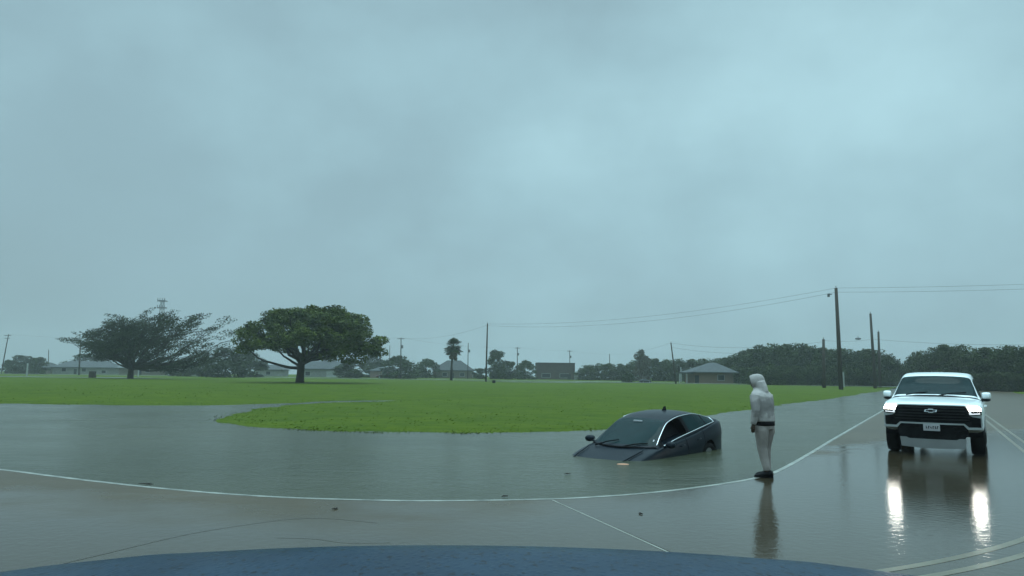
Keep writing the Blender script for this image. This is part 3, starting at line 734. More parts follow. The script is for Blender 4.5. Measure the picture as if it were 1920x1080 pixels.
tag(w.build('flood_water', M_water), kind='structure')

# edge line, road
LINE = [(-60, 22), (-40, 20.2), (-24, 17.4), (-14, 14.6), (-8.64, 12.49), (-7.04, 11.66), (-5.58, 10.95), (-4.3, 10.42), (-3.2, 10.10), (-2.1, 9.95), (-1.1, 9.93), (.58, 10.18), (1.5, 10.52), (2.36, 11.0), (3.3, 11.7), (4.1, 12.42), (4.81, 13.32), (6.6, 16.3), (8.87, 20.21), (20.13, 39.4), (41, 74.8), (110, 192), (240, 413)]
def smooth_path(P, k=8):
    A = np.array(P, float); out = []
    T = np.concatenate([[0], np.cumsum(np.hypot(*np.diff(A, axis=0).T))])
    q = np.concatenate([np.linspace(T[i], T[i + 1], k, endpoint=False) for i in range(len(T) - 1)] + [[T[-1]]])
    # Catmull-Rom in both coordinates
    for i in range(len(A) - 1):
        p0, p1, p2, p3 = A[max(i - 1, 0)], A[i], A[i + 1], A[min(i + 2, len(A) - 1)]
        d = np.linalg.norm(p2 - p1)
        m1 = (p2 - p0) / max(np.linalg.norm(p2 - p1) + np.linalg.norm(p1 - p0), 1e-6) * d; m2 = (p3 - p1) / max(np.linalg.norm(p3 - p2) + np.linalg.norm(p2 - p1), 1e-6) * d
        for t in np.linspace(0, 1, k, endpoint=False):
            out.append((2 * t ** 3 - 3 * t * t + 1) * p1 + (t ** 3 - 2 * t * t + t) * m1 + (-2 * t ** 3 + 3 * t * t) * p2 + (t ** 3 - t * t) * m2)
    out.append(A[-1]); return np.array(out)
LP = smooth_path(LINE)
tang = np.gradient(LP, axis=0); tang /= np.linalg.norm(tang, axis=1)[:, None]
RN = np.stack([tang[:, 1], -tang[:, 0]], 1)      # to the right of travel = the road side
def ribbon(path, nrm, o0, o1, z):
    mb = MB(); a = path + nrm * o0; c = path + nrm * o1; n = len(path)
    mb.v = [(p[0], p[1], z) for p in a] + [(p[0], p[1], z) for p in c]
    mb.f = [(i, n + i, n + i + 1, i + 1) for i in range(n - 1)]
    return mb
m, nt, b = nodes_mat('wet concrete road')
v1 = objvec(nt); va = objvec(nt, (.8, 1.3, 1))
c = ramp(nt, nz(nt, v1, .35, 5, .6), [(.3, (.058, .044, .026)), (.7, (.085, .064, .038))])
c = mixc(nt, math_(nt, 'MULTIPLY', ramp(nt, nz(nt, v1, 14, 3, .6), [(.4, 0.0), (.7, 1.0)]), .25), c, (.06, .052, .04))
sx = nt.nodes.new('ShaderNodeSeparateXYZ'); tc = nt.nodes.new('ShaderNodeTexCoord'); nt.links.new(tc.outputs['Object'], sx.inputs[0])
pn = nz(nt, va, .28, 4, .55)
# film of standing water: deeper away from the edge line
film = math_(nt, 'ADD', math_(nt, 'MULTIPLY', math_(nt, 'SUBTRACT', math_(nt, 'ADD', 9.0, math_(nt, 'MULTIPLY', math_(nt, 'MAXIMUM', sx.outputs['X'], 0.0), 1.25)), sx.outputs['Y']), .55), math_(nt, 'MULTIPLY', math_(nt, 'SUBTRACT', pn, .5), 4.5), clamp=False)
film = math_(nt, 'SUBTRACT', film, math_(nt, 'MULTIPLY', math_(nt, 'MAXIMUM', math_(nt, 'SUBTRACT', math_(nt, 'ADD', sx.outputs['Y'], math_(nt, 'MULTIPLY', math_(nt, 'SUBTRACT', nz(nt, va, .6, 4, .6), .5), 9.0)), 17.0), 0.0), .42))
film = math_(nt, 'MULTIPLY_ADD', film, .8, .5, clamp=True)
c = mixc(nt, math_(nt, 'MULTIPLY', film, .75), c, (.030, .024, .014))
nt.links.new(c, b.inputs['Base Color']); b.inputs['IOR'].default_value = 1.33; nt.links.new(math_(nt, 'MULTIPLY_ADD', film, .40, .16), b.inputs['Specular IOR Level'])
rr = math_(nt, 'ADD', math_(nt, 'MULTIPLY_ADD', film, -.22, .29), math_(nt, 'MULTIPLY', nz(nt, v1, 3, 3, .6), .04))
nt.links.new(rr, b.inputs['Roughness'])
bp = nt.nodes.new('ShaderNodeBump'); bp.inputs['Strength'].default_value = .5; bp.inputs['Distance'].default_value = .012
ripple = math_(nt, 'ADD', math_(nt, 'MULTIPLY', nz(nt, v1, 9, 3, .55), .5), math_(nt, 'MULTIPLY', nz(nt, v1, 45, 2, .5), .12))
nt.links.new(ripple, bp.inputs['Height']); nt.links.new(bp.outputs['Normal'], b.inputs['Normal'])
M_road = m
bm = bmesh.new()
loop = [(p[0], p[1]) for p in LP + RN * .02] + [(262, 428), (137, 216), (62.5, 86.5), (17, 9), (17, -50), (-60, -50)]
vs = [bm.verts.new((x, y, .012)) for x, y in loop]
es = [bm.edges.new((vs[i], vs[(i + 1) % len(vs)])) for i in range(len(vs))]
bmesh.ops.triangle_fill(bm, edges=es, use_beauty=True)
bmesh.ops.recalc_face_normals(bm, faces=bm.faces)
if sum(f.normal.z for f in bm.faces) < 0: bmesh.ops.reverse_faces(bm, faces=bm.faces)
me = bpy.data.meshes.new('road'); bm.to_mesh(me); bm.free(); me.materials.append(M_road)
road = bpy.data.objects.new('road', me); COL.objects.link(road); tag(road, kind='structure')
M_paint = mat('worn white road paint', (.10, .105, .09), .35, col2=(.34, .35, .31), vscale=3.5, spec=.5)
M_yellow = mat('worn yellow road paint', (.09, .078, .05), .3, col2=(.165, .145, .10), vscale=2.0, spec=.5)
tag(ribbon(LP, RN, -.045, .045, .0142).build('edge_line', M_paint, None, recalc=False), kind='structure')
CP = LP; 
for o_ in (4.25, 4.53):
    sel = slice(24, None)
    tag(ribbon(CP[sel], RN[sel], o_, o_ + .09, .0142).build('centre_line', M_yellow, None, recalc=False), kind='structure')
# joint and cracks in the slab
M_joint = mat('pale joint sealant', (.20, .20, .17), .35, col2=(.30, .30, .26), vscale=3)
M_crack2 = mat('faint crack', (.042, .034, .022), .3, var=.2)
M_crack = mat('dark crack', (.03, .027, .022), .4, var=.2)
def strip(pts, wd, z, m, name):
    P = smooth_path(pts, 6); t = np.gradient(P, axis=0); t /= np.linalg.norm(t, axis=1)[:, None]; n = np.stack([t[:, 1], -t[:, 0]], 1)
    tag(ribbon(P, n, -wd / 2, wd / 2, z).build(name, m, None, recalc=False), kind='structure')
strip([(.58, 10.1), (1.0, 8.85), (1.5, 7.35), (2.1, 5.5), (2.9, 3.0)], .024, .0140, M_joint, 'road_joint')
strip([(.66, 9.9), (1.04, 8.8), (1.535, 7.35), (2.14, 5.5), (2.94, 3.0)], .010, .0152, M_crack2, 'road_joint')
strip([(-4.6, 5.1), (-3.78, 6.85), (-3.36, 7.75), (-2.95, 8.25), (-2.5, 8.62), (-2.1, 8.66), (-1.5, 8.45)], .012, .0140, M_crack2, 'road_crack')
strip([(-2.4, 7.65), (-2.0, 7.62), (-1.6, 7.45), (-1.2, 7.5)], .010, .0140, M_crack2, 'road_crack')

# side street far behind the lawn
m = mat('pale wet side street', (.16, .16, .14), .22, col2=(.24, .24, .22), vscale=.2, spec=.5)
SP = smooth_path([(-420, 292), (-260, 254), (-120, 224), (-50, 198), (0, 178), (40, 160), (66, 141), (84, 132)], 8)
t = np.gradient(SP, axis=0); t /= np.linalg.norm(t, axis=1)[:, None]; sn = np.stack([t[:, 1], -t[:, 0]], 1)
tag(ribbon(SP, sn, -4, 4, .30).build('side_street', m, None, recalc=False), kind='structure')
# shallow pools standing in the lawn
for px, py, rx, ry in ((1150, 716, 11, 7), (1010, 716.5, 12, 5), (1010, 751, 0, 0), (120, 707, 22, 6)):
    if rx == 0: continue
    g = G(px, py, .27); mbp = MB(); n = 28
    mbp.v = [(g[0] + rx * math.cos(2 * PI * k / n) * (1 + .25 * math.sin(3 * k)), g[1] + ry * math.sin(2 * PI * k / n) * (1 + .2 * math.cos(5 * k)), .27) for k in range(n)]; mbp.f = [tuple(range(n))]
    tag(mbp.build('puddle', M_water, None), kind='structure')

# grass blades (uncountable)
rs = np.random.RandomState(5); NB = 70000
yy = 21 + (rs.rand(NB) ** 2.0) * 60; xx = (rs.rand(NB) * 1.7 - .95) * yy * .8
zz = lawn_z(xx, yy); ok = (zz > -.015) & (rs.rand(NB) < np.where(zz < .05, .4, .12)); xx, yy, zz = xx[ok], yy[ok], zz[ok]
n = len(xx); hh = (.012 + .02 * rs.rand(n) + np.maximum(0, -zz)) * (.4 + 1.2 * vnoise(xx, yy, 1.1, 9)); ww = .012 + .0009 * yy; aa = rs.rand(n) * 2 * PI; ln = rs.rand(n) * .12 + .03
A = np.stack([xx - ww * np.cos(aa), yy - ww * np.sin(aa), zz - .01], 1); B = np.stack([xx + ww * np.cos(aa), yy + ww * np.sin(aa), zz - .01], 1); Cc = np.stack([xx + ln, yy + (rs.rand(n) - .5) * .06, zz + hh], 1)
V = np.stack([A, B, Cc], 1).reshape(-1, 3)
me = bpy.data.meshes.new('grass'); me.vertices.add(len(V)); me.vertices.foreach_set('co', V.ravel()); me.loops.add(3 * n); me.loops.foreach_set('vertex_index', np.arange(3 * n)); me.polygons.add(n); me.polygons.foreach_set('loop_start', np.arange(n) * 3); me.update(calc_edges=True); me.validate()
me.materials.append(mat('grass blades', (.060, .098, .004), .6, col2=(.080, .120, .006), vscale=.35, spec=.05))
gr = bpy.data.objects.new('grass', me); COL.objects.link(gr); tag(gr, kind='stuff')

# ------------------------------------------------------------------ trees
def leaf_arrays(C, R, n, size, rs, flat=1.0, drift=(0, 0, 0), shell=.35):
    """n leaf-sized quads in an ellipsoid of radii R about C"""
    d = rs.normal(size=(n, 3)); d /= np.linalg.norm(d, axis=1)[:, None]
    r = (shell + (1 - shell) * rs.rand(n)) ** .6
    p = np.asarray(C) + d * r[:, None] * np.asarray(R)
    u = rs.normal(size=(n, 3)); u += np.asarray(drift); u[:, 2] *= flat; u /= np.linalg.norm(u, axis=1)[:, None]
    w = rs.normal(size=(n, 3)); w = np.cross(u, w); w /= np.linalg.norm(w, axis=1)[:, None]
    s = size * (.6 + .8 * rs.rand(n))[:, None]
    return np.stack([p - u * s, p + w * s * .5, p + u * s, p - w * s * .5], 1)
def leaf_mesh(name, quads, m):
    Q = np.concatenate(quads); n = len(Q); V = Q.reshape(-1, 3)
    me = bpy.data.meshes.new(name); me.vertices.add(len(V)); me.vertices.foreach_set('co', V.astype(np.float32).ravel()); me.loops.add(4 * n); me.loops.foreach_set('vertex_index', np.arange(4 * n)); me.polygons.add(n); me.polygons.foreach_set('loop_start', np.arange(n) * 4); me.update(calc_edges=True); me.validate()
    me.materials.append(m); return me
def link(name, me, parent):
    o = bpy.data.objects.new(name, me); COL.objects.link(o); o.parent = parent; return o

def limb(mb, p0, p1, r0, r1, rs, sag=.0, wig=.06, k=6, n=7):
    p0, p1 = np.array(p0, float), np.array(p1, float); L = np.linalg.norm(p1 - p0); pts = []
    for t in np.linspace(0, 1, k):
        q = p0 + (p1 - p0) * t; q = q + (rs.rand(3) - .5) * L * wig * math.sin(PI * t); q[2] += sag * L * math.sin(PI * t); pts.append(q)
    mb.tube(pts, list(np.linspace(r0, r1, k)), n); return pts

# the dense umbrella-shaped oak
rs = np.random.RandomState(11)
tb = G(562, 718, .2)
oak = thing('oak_tree', (tb[0], tb[1], .1), (0, 0, 0), 'dense round-topped oak with a thick dark trunk on the lawn', 'tree')
T = MB(); T.tube([(0, 0, -.3), (0, 0, .3), (.05, 0, 1.6), (.1, 0, 3.3), (.2, 0, 4.6)], [1.0, .72, .60, .58, .45], 12)
quads = []
def oak_top(r, a):        # height of the crown's upper surface at radius fraction r, bearing a
    return 12.7 - 3.2 * r ** 2 - 1.9 * r ** 6 + .5 * math.sin(2.3 * a + 1.0) * min(1, r * 2) + .4 * math.sin(5 * a + 9 * r)
ends = []
for k in range(15):
    a = 2 * PI * k / 15 + rs.rand() * .3; L = 5.5 + rs.rand() * 4.0
    e = (1.4 + L * math.cos(a), L * .85 * math.sin(a), 7.2 + rs.rand() * 2.2 - .15 * max(0, L * math.cos(a)))
    pts = limb(T, (.15, 0, 3.0 + rs.rand() * 1.4), e, .34, .09, rs, -.05, .12)
    for j in (2, 3, 4):
        q = pts[j]; a2 = a + (rs.rand() - .5) * 1.6; l2 = 2.5 + rs.rand() * 2
        limb(T, q, (q[0] + l2 * math.cos(a2), q[1] + l2 * math.sin(a2), q[2] + 1.0 + rs.rand() * 2.2), .13, .04, rs, 0, .1, 5, 5)
limb(T, (0, 0, 2.6), (-3.6, -.8, 3.2), .3, .2, rs, -.04, .03); limb(T, (-3.6, -.8, 3.2), (-8.6, -1.5, 6.2), .2, .07, rs, -.1, .05)
limb(T, (0, 0, 2.8), (-2.3, .6, 4.2), .26, .17, rs, 0, .03); limb(T, (-2.3, .6, 4.2), (-5.5, .8, 7.4), .17, .06, rs, -.06, .05)
limb(T, (.2, 0, 4.0), (4.5, -.6, 4.6), .26, .16, rs, -.06, .04); limb(T, (4.5, -.6, 4.6), (8.2, -.8, 6.0), .16, .05, rs, -.08, .05)
for k in range(210):
    r = math.sqrt(rs.rand()); a = rs.rand() * 2 * PI
    rr_ = r * (1 + .04 * math.sin(4 * a + .7) + .03 * math.sin(7 * a)); x = 1.5 + 10.7 * rr_ * math.cos(a); y = 9.5 * rr_ * math.sin(a)
    zt = oak_top(r, a) + (rs.rand() - .5) * .6
    lowb = 4.9 + .9 * math.sin(3 * a) + .5 * math.sin(6 * a + 2) - .08 * (x - 1.5) + (.9 * (1 - r) ** 1.0)
    if rs.rand() < .52: z = zt - .75
    else: z = lowb + rs.rand() * max(.3, (zt - 1.2 - lowb))
    R = (1.25 + .5 * rs.rand(), 1.25 + .5 * rs.rand(), .75 + .25 * rs.rand())
    quads.append(leaf_arrays((x, y, z), R, 270, .20, rs, .6))
for k in range(26):
    quads.append(leaf_arrays((5.5 + 4 * rs.rand(), -7.5 + 11 * rs.rand(), 7.6 + 2.6 * rs.rand()), (1.4, 1.4, .9), 170, .24, rs, .6))
for k in range(10):   # low skirt at the right edge
    a = rs.rand() * 2 - 1
    quads.append(leaf_arrays((1.5 + 10.3 * math.cos(a), 9 * math.sin(a), 5.2 + rs.rand() * 1.6), (1.1, 1.1, .9), 190, .24, rs, .6))
oak.scale = (.915, .9, .865)
T.build('trunk', M_bark, oak, True); link('crown', leaf_mesh('crown', quads, M_leafA), oak)

# the wind-combed oak at the left
rs = np.random.RandomState(23)
tb = G(244, 710.5, .2)
wo = thing('oak_tree', (tb[0], tb[1], .1), (0, 0, 0), 'wide sparse oak combed sideways by the wind at the left of the lawn', 'tree')
T = MB(); T.tube([(0, 0, -.3), (0, 0, .4), (0.05, 0, 1.8), (.1, 0, 3.2)], [.95, .7, .6, .62], 12)
quads = []
# (reach x, reach z, streak density)
fan = [(-16.2, 9.0, 1), (-15.0, 9.3, 1), (-11.5, 9.8, 1), (-9.3, 10.6, 1), (-7.4, 12.0, 1), (-5.2, 12.8, 1), (-3, 13.6, 1), (-.5, 14.3, 1), (2.2, 14.3, 1), (5.0, 14.8, 1), (7.4, 14.6, .9), (10.0, 14.6, .9), (13.0, 14.3, .9), (16.0, 13.6, .8), (18.2, 12.0, .7), (20.2, 10.2, .65), (21.0, 8.4, .6), (19.0, 6.8, .7), (15.0, 5.6, .9), (12.0, 9.4, .7), (8.0, 11.2, .9), (-6.0, 9.0, 1), (1, 11.4, 1), (4, 12.0, 1), (16, 9.6, .5), (11.0, 6.2, .8)]
fan = [(ex_ * 1.2 if ex_ > 5 else ex_ * 1.08 if ex_ > 0 else ex_ * .84, ez_, dn_ * (1.05 if ex_ > 5 else .95)) for ex_, ez_, dn_ in fan]
for (ex, ez, den) in fan:
    for rep in range(2):
        yo = (rs.rand() - .5) * 15 * (1 - .3 * abs(ex) / 21)
        e = np.array([ex + (rs.rand() - .5) * 1.2, yo, ez - .25 * rep * 3 * rs.rand() - .1])
        p0 = np.array([.1 + .02 * ex, 0, 2.4 + rs.rand() * 1.0])
        mid = p0 + (e - p0) * .5 + np.array([0, 0, (-.10 if ex > 0 else .02) * abs(ex)])
        pts = limb(T, p0, mid, .24, .12, rs, 0, .10, 6, 6); pts2 = limb(T, mid, e, .12, .03, rs, .03, .16, 6, 5)
        dirn = (e - mid) / np.linalg.norm(e - mid)
        side = np.array([.9, 0, .25])
        for t in (np.linspace(.30, 1.06, 8)):
            q = p0 + (mid - p0) * min(1, t * 2) if t < .5 else mid + (e - mid) * (t - .5) * 2
            if rs.rand() > den * 1.02: continue
            nn = int(112 * den * (1.0 if t > .5 else .75))
            # streaks blown to the right
            L = 1.5 + rs.rand() * 1.2; off_ = (rs.rand(3) - .5) * np.array([1.2, 2.4, .9])
            Q = leaf_arrays((0, 0, 0), (L, 1.4, .5), nn, .17, rs, .5, (1.2, 0, .35))
            tilt = math.atan2(dirn[2], max(.35, abs(dirn[0]))) * (.55 if dirn[0] > 0 else -.15)
            ct, st_ = math.cos(tilt), math.sin(tilt); Rm = np.array([[ct, 0, -st_], [0, 1, 0], [st_, 0, ct]])
            quads.append(Q @ Rm.T + q + off_)
env = [(168, 11.2), (158, 10.6), (145, 12.2), (130, 13.0), (112, 12.2), (92, 11.6), (72, 12.6), (52, 16.0), (38, 20.5), (28, 25), (18, 27.5), (10, 25), (4, 17.0)]
ea = np.array([e_[0] for e_ in env][::-1], float); er = np.array([e_[1] for e_ in env][::-1], float)
for k in range(290):
    ph = 8 + rs.rand() * 158 if rs.rand() < .6 else 40 + rs.rand() * 110
    if ph < 50 and rs.rand() < .15: continue
    R_ = np.interp(ph, ea, er) * (.42 + .56 * rs.rand() ** .6); yv = (rs.rand() - .5) * 15
    R_ *= math.sqrt(max(.2, 1 - (yv / 9.5) ** 2)); a_ = math.radians(ph)
    c_ = np.array([R_ * math.cos(a_), yv, 2.9 + R_ * math.sin(a_)])
    Q = leaf_arrays((0, 0, 0), (1.9, 1.4, .55), 92, .18, rs, .5, (1.2, 0, .4))
    tilt = math.radians(28 if 30 < ph < 125 else 12 if ph <= 30 else 8); ct, st_ = math.cos(tilt), math.sin(tilt); Rm = np.array([[ct, 0, -st_], [0, 1, 0], [st_, 0, ct]])
    quads.append(Q @ Rm.T + c_)
wo.scale = (.78, .80, .775)
T.build('trunk', M_bark, wo, True); link('crown', leaf_mesh('crown', quads, M_leafB), wo)

# generic far trees: three wood trees, two bushes
def proto_tree(seed, H, Wd, m, low=.15, nclump=60, npl=110, size=.24):
    rs = np.random.RandomState(seed); T = MB(); quads = []
    T.tube([(0, 0, -.5), (0, 0, H * .15), (.1, 0, H * .4), (.0, .1, H * .7)], [H * .035, H * .028, H * .022, H * .01], 7)
    for k in range(7):
        a = rs.rand() * 6.28; limb(T, (0, 0, H * (.2 + .3 * rs.rand())), (Wd * .36 * math.cos(a), Wd * .36 * math.sin(a), H * (.5 + .35 * rs.rand())), H * .014, H * .005, rs, 0, .1, 5, 5)
    for k in range(nclump):
        r = rs.rand() ** .45; a = rs.rand() * 6.28; el = rs.rand()
        z = H * (low + (1 - low) * el); prof = (math.sin(PI * min(1, .18 + .80 * el ** 1.15))) ** .6
        x, y = Wd * .45 * r * prof * math.cos(a), Wd * .45 * r * prof * math.sin(a)
        R = Wd * (.11 + .07 * rs.rand())
        quads.append(leaf_arrays((x, y, z - R * .5), (R, R, R * .72), npl, size, rs, .7))
    return T.mesh('trunk', M_bark, True), leaf_mesh('crown', quads, m)
def add_tree(name, tm, x, y, z, sx, sz, rot, label, group=None, cat='tree'):
    e = thing(name, (x, y, z), (0, 0, rot), label, cat, group); e.scale = (sx, sx, sz)
    link('trunk', tm[0], e); link('crown', tm[1], e); return e
WT = [proto_tree(101, 10, 10, M_leafC, .02, 75, 120), proto_tree(102, 10, 11, M_leafC, .0, 80, 120), proto_tree(103, 10, 9, M_leafC, .05, 70, 120)]
FT = [proto_tree(201, 8, 9, M_leafD, .03, 50, 100, .28), proto_tree(202, 8, 9, M_leafE, .05, 50, 100, .28), proto_tree(203, 8, 8, M_leafC, .1, 45, 100, .28)]
BR = proto_tree(204, 8, 8, M_leafF, .1, 45, 90, .28)
rs = np.random.RandomState(77)
def tree_px(tm, px, ptop, Y, wpx, label, group=None, name='far_tree', base_H=10, base_W=10, cat='tree'):
    top = AT(px, ptop, Y); h = top[2] / base_H; wd = wpx / FPX * Y / base_W
    return add_tree(name, tm, top[0], Y, 0.0, wd, h, rs.rand() * 6.28, label, group, cat)
# wood right of the brick house, left of the road
prof = [(1366, 672, 205, 60), (1385, 662, 195, 66), (1405, 655, 190, 70), (1428, 648, 185, 74), (1450, 644, 185, 76), (1472, 646, 180, 74), (1497, 645, 180, 76), (1520, 649, 178, 74), (1545, 653, 175, 72), (1570, 654, 172, 74), (1597, 656, 170, 74), (1622, 655, 168, 72), (1645, 657, 166, 66), (1664, 664, 165, 54), (1682, 682, 170, 46)]
for k, (px, pt, Yd, wp) in enumerate(prof):
    tree_px(WT[k % 3], px, pt - 1, Yd, wp * 1.15, 'dark green tree in the close wood between the brick house and the road', 'trees of the wood left of the road', 'wood_tree', 10, 10)
for k in range(13):
    px = 1375 + k * 23; Yd = 148 + rs.rand() * 8 if px > 1420 else 182
    tree_px(WT[(k + 1) % 3], px, 684 + rs.rand() * 8, Yd, 50, 'low leafy shrub filling the foot of the wood left of the road', 'undergrowth shrubs of the wood left of the road', 'shrub', 10, 10, 'shrub')
prof = [(1708, 672, 160, 40), (1724, 660, 150, 50), (1745, 652, 140, 60), (1772, 647, 132, 70), (1800, 648, 128, 74), (1828, 652, 124, 74), (1856, 652, 120, 76), (1884, 649, 117, 78), (1912, 649, 115, 80), (1945, 648, 112, 84), (1985, 646, 110, 84), (2040, 644, 108, 90)]
for k, (px, pt, Yd, wp) in enumerate(prof):
    tree_px(WT[(k + 2) % 3], px, pt - 1, Yd, wp * 1.15, 'dark green tree in the wood behind the white vehicle', 'trees of the wood right of the road', 'wood_tree', 10, 10)
for k in range(13):
    px = 1715 + k * 22; Yd = 128 - k * 2.2
    tree_px(WT[(k + 1) % 3], px, 694 + rs.rand() * 8, Yd, 48, 'low leafy shrub at the foot of the wood behind the white vehicle', 'undergrowth shrubs of the wood right of the road', 'shrub', 10, 10, 'shrub')
# belt of trees from the brown building to the brick house
for k, (px, pt, wp) in enumerate([(1100, 685, 40), (1120, 681, 44), (1142, 681, 40), (1165, 682, 40), (1190, 675, 44), (1225, 672, 46), (1248, 674, 44), (1272, 672, 48), (1298, 673, 46), (1322, 672, 46), (1345, 671, 46)]):
    tree_px(WT[k % 3], px, pt, 250 - k * 3, wp * 1.2, 'hazy tree in the far belt left of the brick house', 'far belt of trees left of the brick house', 'far_tree', 10, 10)
tree_px(BR, 1202, 656, 225, 34, 'brownish tree rising above the far belt left of the brick house', None, 'far_tree', 8, 8)
L_ = lambda *a: a
singles = [
 (FT[0], 42, 666, 262, 50, 'grey-green bushy tree at the far left edge beside the leaning pole'),
 (FT[2], 72, 669, 258, 42, 'low round tree between the leaning pole and the long pale houses'),
 (FT[2], 20, 674, 270, 30, 'small dim tree behind the foot of the leaning pole'),
 (FT[0], 165, 664, 285, 74, 'broad hazy tree behind the roof of the leftmost house'),
 (FT[0], 425, 652, 190, 74, 'grey-green bush between the two big oaks'),
 (FT[2], 390, 668, 210, 56, 'dark bush right under the blown branches of the left oak'),
 (FT[0], 470, 660, 215, 60, 'hazy bush behind the low left limb of the dense oak'),
 (FT[2], 345, 676, 215, 60, 'dark low bush behind the left oak next to the parked car'),
 (FT[2], 658, 672, 225, 70, 'dark bush right of the dense oak trunk'),
 (FT[0], 700, 663, 262, 44, 'hazy tree just right of the dense oak crown'),
 (FT[1], 750, 668, 225, 74, 'bright round tree in front of the transformer pole'),
 (FT[1], 800, 673, 262, 50, 'small green tree left of the palm'),
 (FT[2], 932, 655, 245, 46, 'tall dark tree beside the tall pole in the middle'),
 (FT[2], 955, 676, 240, 40, 'dark shrub right of the tall middle tree'),
 (FT[1], 985, 676, 245, 42, 'green tree between the tall middle tree and the brown building'),
 (FT[2], 898, 690, 250, 40, 'low bush beside the tall pole in the middle'),
 (FT[1], 1178, 700, 178, 24, 'small round dark bush standing alone on the lawn edge'),
 (FT[2], 1392, 688, 172, 44, 'dark bush hiding the right corner of the brick house'),
]
for tm, px, pt, Yd, wp, lab in singles: tree_px(tm, px, pt, Yd, wp * 1.1, lab, None, 'far_tree', 8, 9)

# palm
pb = G(846, 713, .25); ptop = AT(849, 634, pb[1]); PH = ptop[2]
palm = thing('palm_tree', (pb[0], pb[1], 0), (0, 0, 0), 'tall fan palm with a tuft of hanging fronds on the far lawn', 'tree')
T = MB(); sc = pb[1] / FPX; T.tube([(0, 0, 0), (.05, 0, PH * .4), (.35, 0, PH * .8)], [.34, .27, .25], 9); T.build('trunk', M_bark, palm, True)
rs = np.random.RandomState(3); cr = np.array([.38, 0, PH * .80]); fr = []; dead = []
def frond(base, az, el, L, out, droop):
    d = np.array([math.cos(az) * math.cos(el), math.sin(az) * math.cos(el), math.sin(el)]); p = np.array(base, float); s = np.array([-math.sin(az), math.cos(az), 0])
    tip = p + d * L
    for k in range(9):
        a = (k - 4) * .24; dd = d * math.cos(a) + s * math.sin(a); m_ = p + d * L * .45
        q = m_ + dd * L * .55 + np.array([0, 0, -droop * L * (.2 + .25 * abs(a))])
        out.append(np.array([m_ - s * .1, m_ + s * .1, q + s * .12, q - s * .12]))
    out.append(np.array([p - s * .03, p + s * .03, p + d * L * .5 + s * .03, p + d * L * .5 - s * .03]))
for k in range(80):
    frond(cr, rs.rand() * 6.28, -.9 + rs.rand() * 2.3, 2.0 + .7 * rs.rand(), fr, .5)
for k in range(36): frond(cr - np.array([0, 0, .3 + 1.6 * rs.rand()]), rs.rand() * 6.28, -1.3 + rs.rand() * .4, 1.7, dead, .3)
link('crown', leaf_mesh('crown', [np.array(fr)], M_palm), palm); link('dead_frond_skirt', leaf_mesh('dead_frond_skirt', [np.array(dead)], M_deadfrond), palm)

# ------------------------------------------------------------------ houses
def house(name, px0, px1, Y, eave_h, ridge_h, depth, wallm, roofm, label, hip=True, overhang=.7, wins=(), doors=(), garage=None, cat='house', ridge_c=.5, ridge_len=.4):
    a = AT(px0, 700, Y); b_ = AT(px1, 700, Y); w = abs(b_[0] - a[0]); cx = (a[0] + b_[0]) / 2
    root = thing(name, (cx, Y + depth / 2, 0), (0, 0, 0), label, cat)
    q = MB(); q.box((0, 0, eave_h / 2), (w, depth, eave_h)); q.build('wall', wallm, root)
    W2, D2 = w / 2 + overhang, depth / 2 + overhang; rc = (ridge_c - .5) * w; rl = w * ridge_len / 2
    r = MB(); z0 = eave_h + .003
    base = [(-W2, -D2, z0), (W2, -D2, z0), (W2, D2, z0), (-W2, D2, z0)]; up = [(x, y, z0 + .18) for x, y, z in base]
    rl_ = rl if hip else W2
    ridge = [(rc - rl_, 0, ridge_h), (rc + rl_, 0, ridge_h)]
    r.add(base + up + ridge, [(3, 2, 1, 0), (0, 1, 5, 4), (1, 2, 6, 5), (2, 3, 7, 6), (3, 0, 4, 7), (4, 5, 9, 8), (5, 6, 9), (6, 7, 8, 9), (7, 4, 8)])
    r.build('roof', roofm, root)
    for (u, zc, ww, hh) in wins:
        f = MB(); x = (u - .5) * w; f.box((x, -depth / 2 - .03, zc), (ww + .2, .06, hh + .2)); fo = f.build('window', M_trim, root)
        p = MB(); p.box((x, -depth / 2 - .065, zc), (ww, .03, hh)); p.build('pane', M_win, fo)
    for (u, ww, hh) in doors:
        d = MB(); x = (u - .5) * w; d.box((x, -depth / 2 - .04, hh / 2), (ww, .08, hh)); d.build('door', M_win, root)
    if garage:
        u, ww, hh = garage; g = MB(); g.box(((u - .5) * w, -depth / 2 - .04, hh / 2), (ww, .08, hh)); g.build('garage_door', M_trim, root)
    return root
house('brick_house', 1302, 1375, 176, 2.75, 5.3, 9.5, M_brick, M_roof_g, 'tan brick house with a grey hipped roof in front of the wood', True, 1.0, wins=((.68, 1.6, 1.5, 1.2),), doors=((.06, 1.0, 2.1),), ridge_c=.62, ridge_len=.16)
pr_ = bpy.data.objects['brick_house']
pc = MB(); pc.box((-6.6, -1.2, 2.62), (3.6, 6, .22)); pc.build('porch_roof', M_roof_g, pr_)
for x in (-8.2, -6.4): q = MB(); q.box((x, -4.0, 1.25), (.2, .2, 2.5)); q.build('porch_post', M_trim, pr_)
house('flat_building', 1006, 1078, 262, 6.1, 6.35, 14, M_wall_b, M_roof_d, 'dark brown flat-roofed building two storeys high beyond the lawn', True, .1, wins=((.72, 1.6, 3.0, 1.4), (.25, 1.6, 3.0, 1.4)), doors=((.85, 1.2, 2.2),), cat='building', ridge_len=.96)
house('long_house', 98, 205, 268, 2.6, 5.1, 10, M_wall_w, M_roof_g, 'long pale house with a grey roof left of the big left oak', True, .6, wins=((.2, 1.8, 1.5, 1.2), (.55, 1.8, 1.5, 1.2), (.9, 1.2, 1.5, 1.0)), doors=((.4, 1, 2.1),), ridge_len=.7)
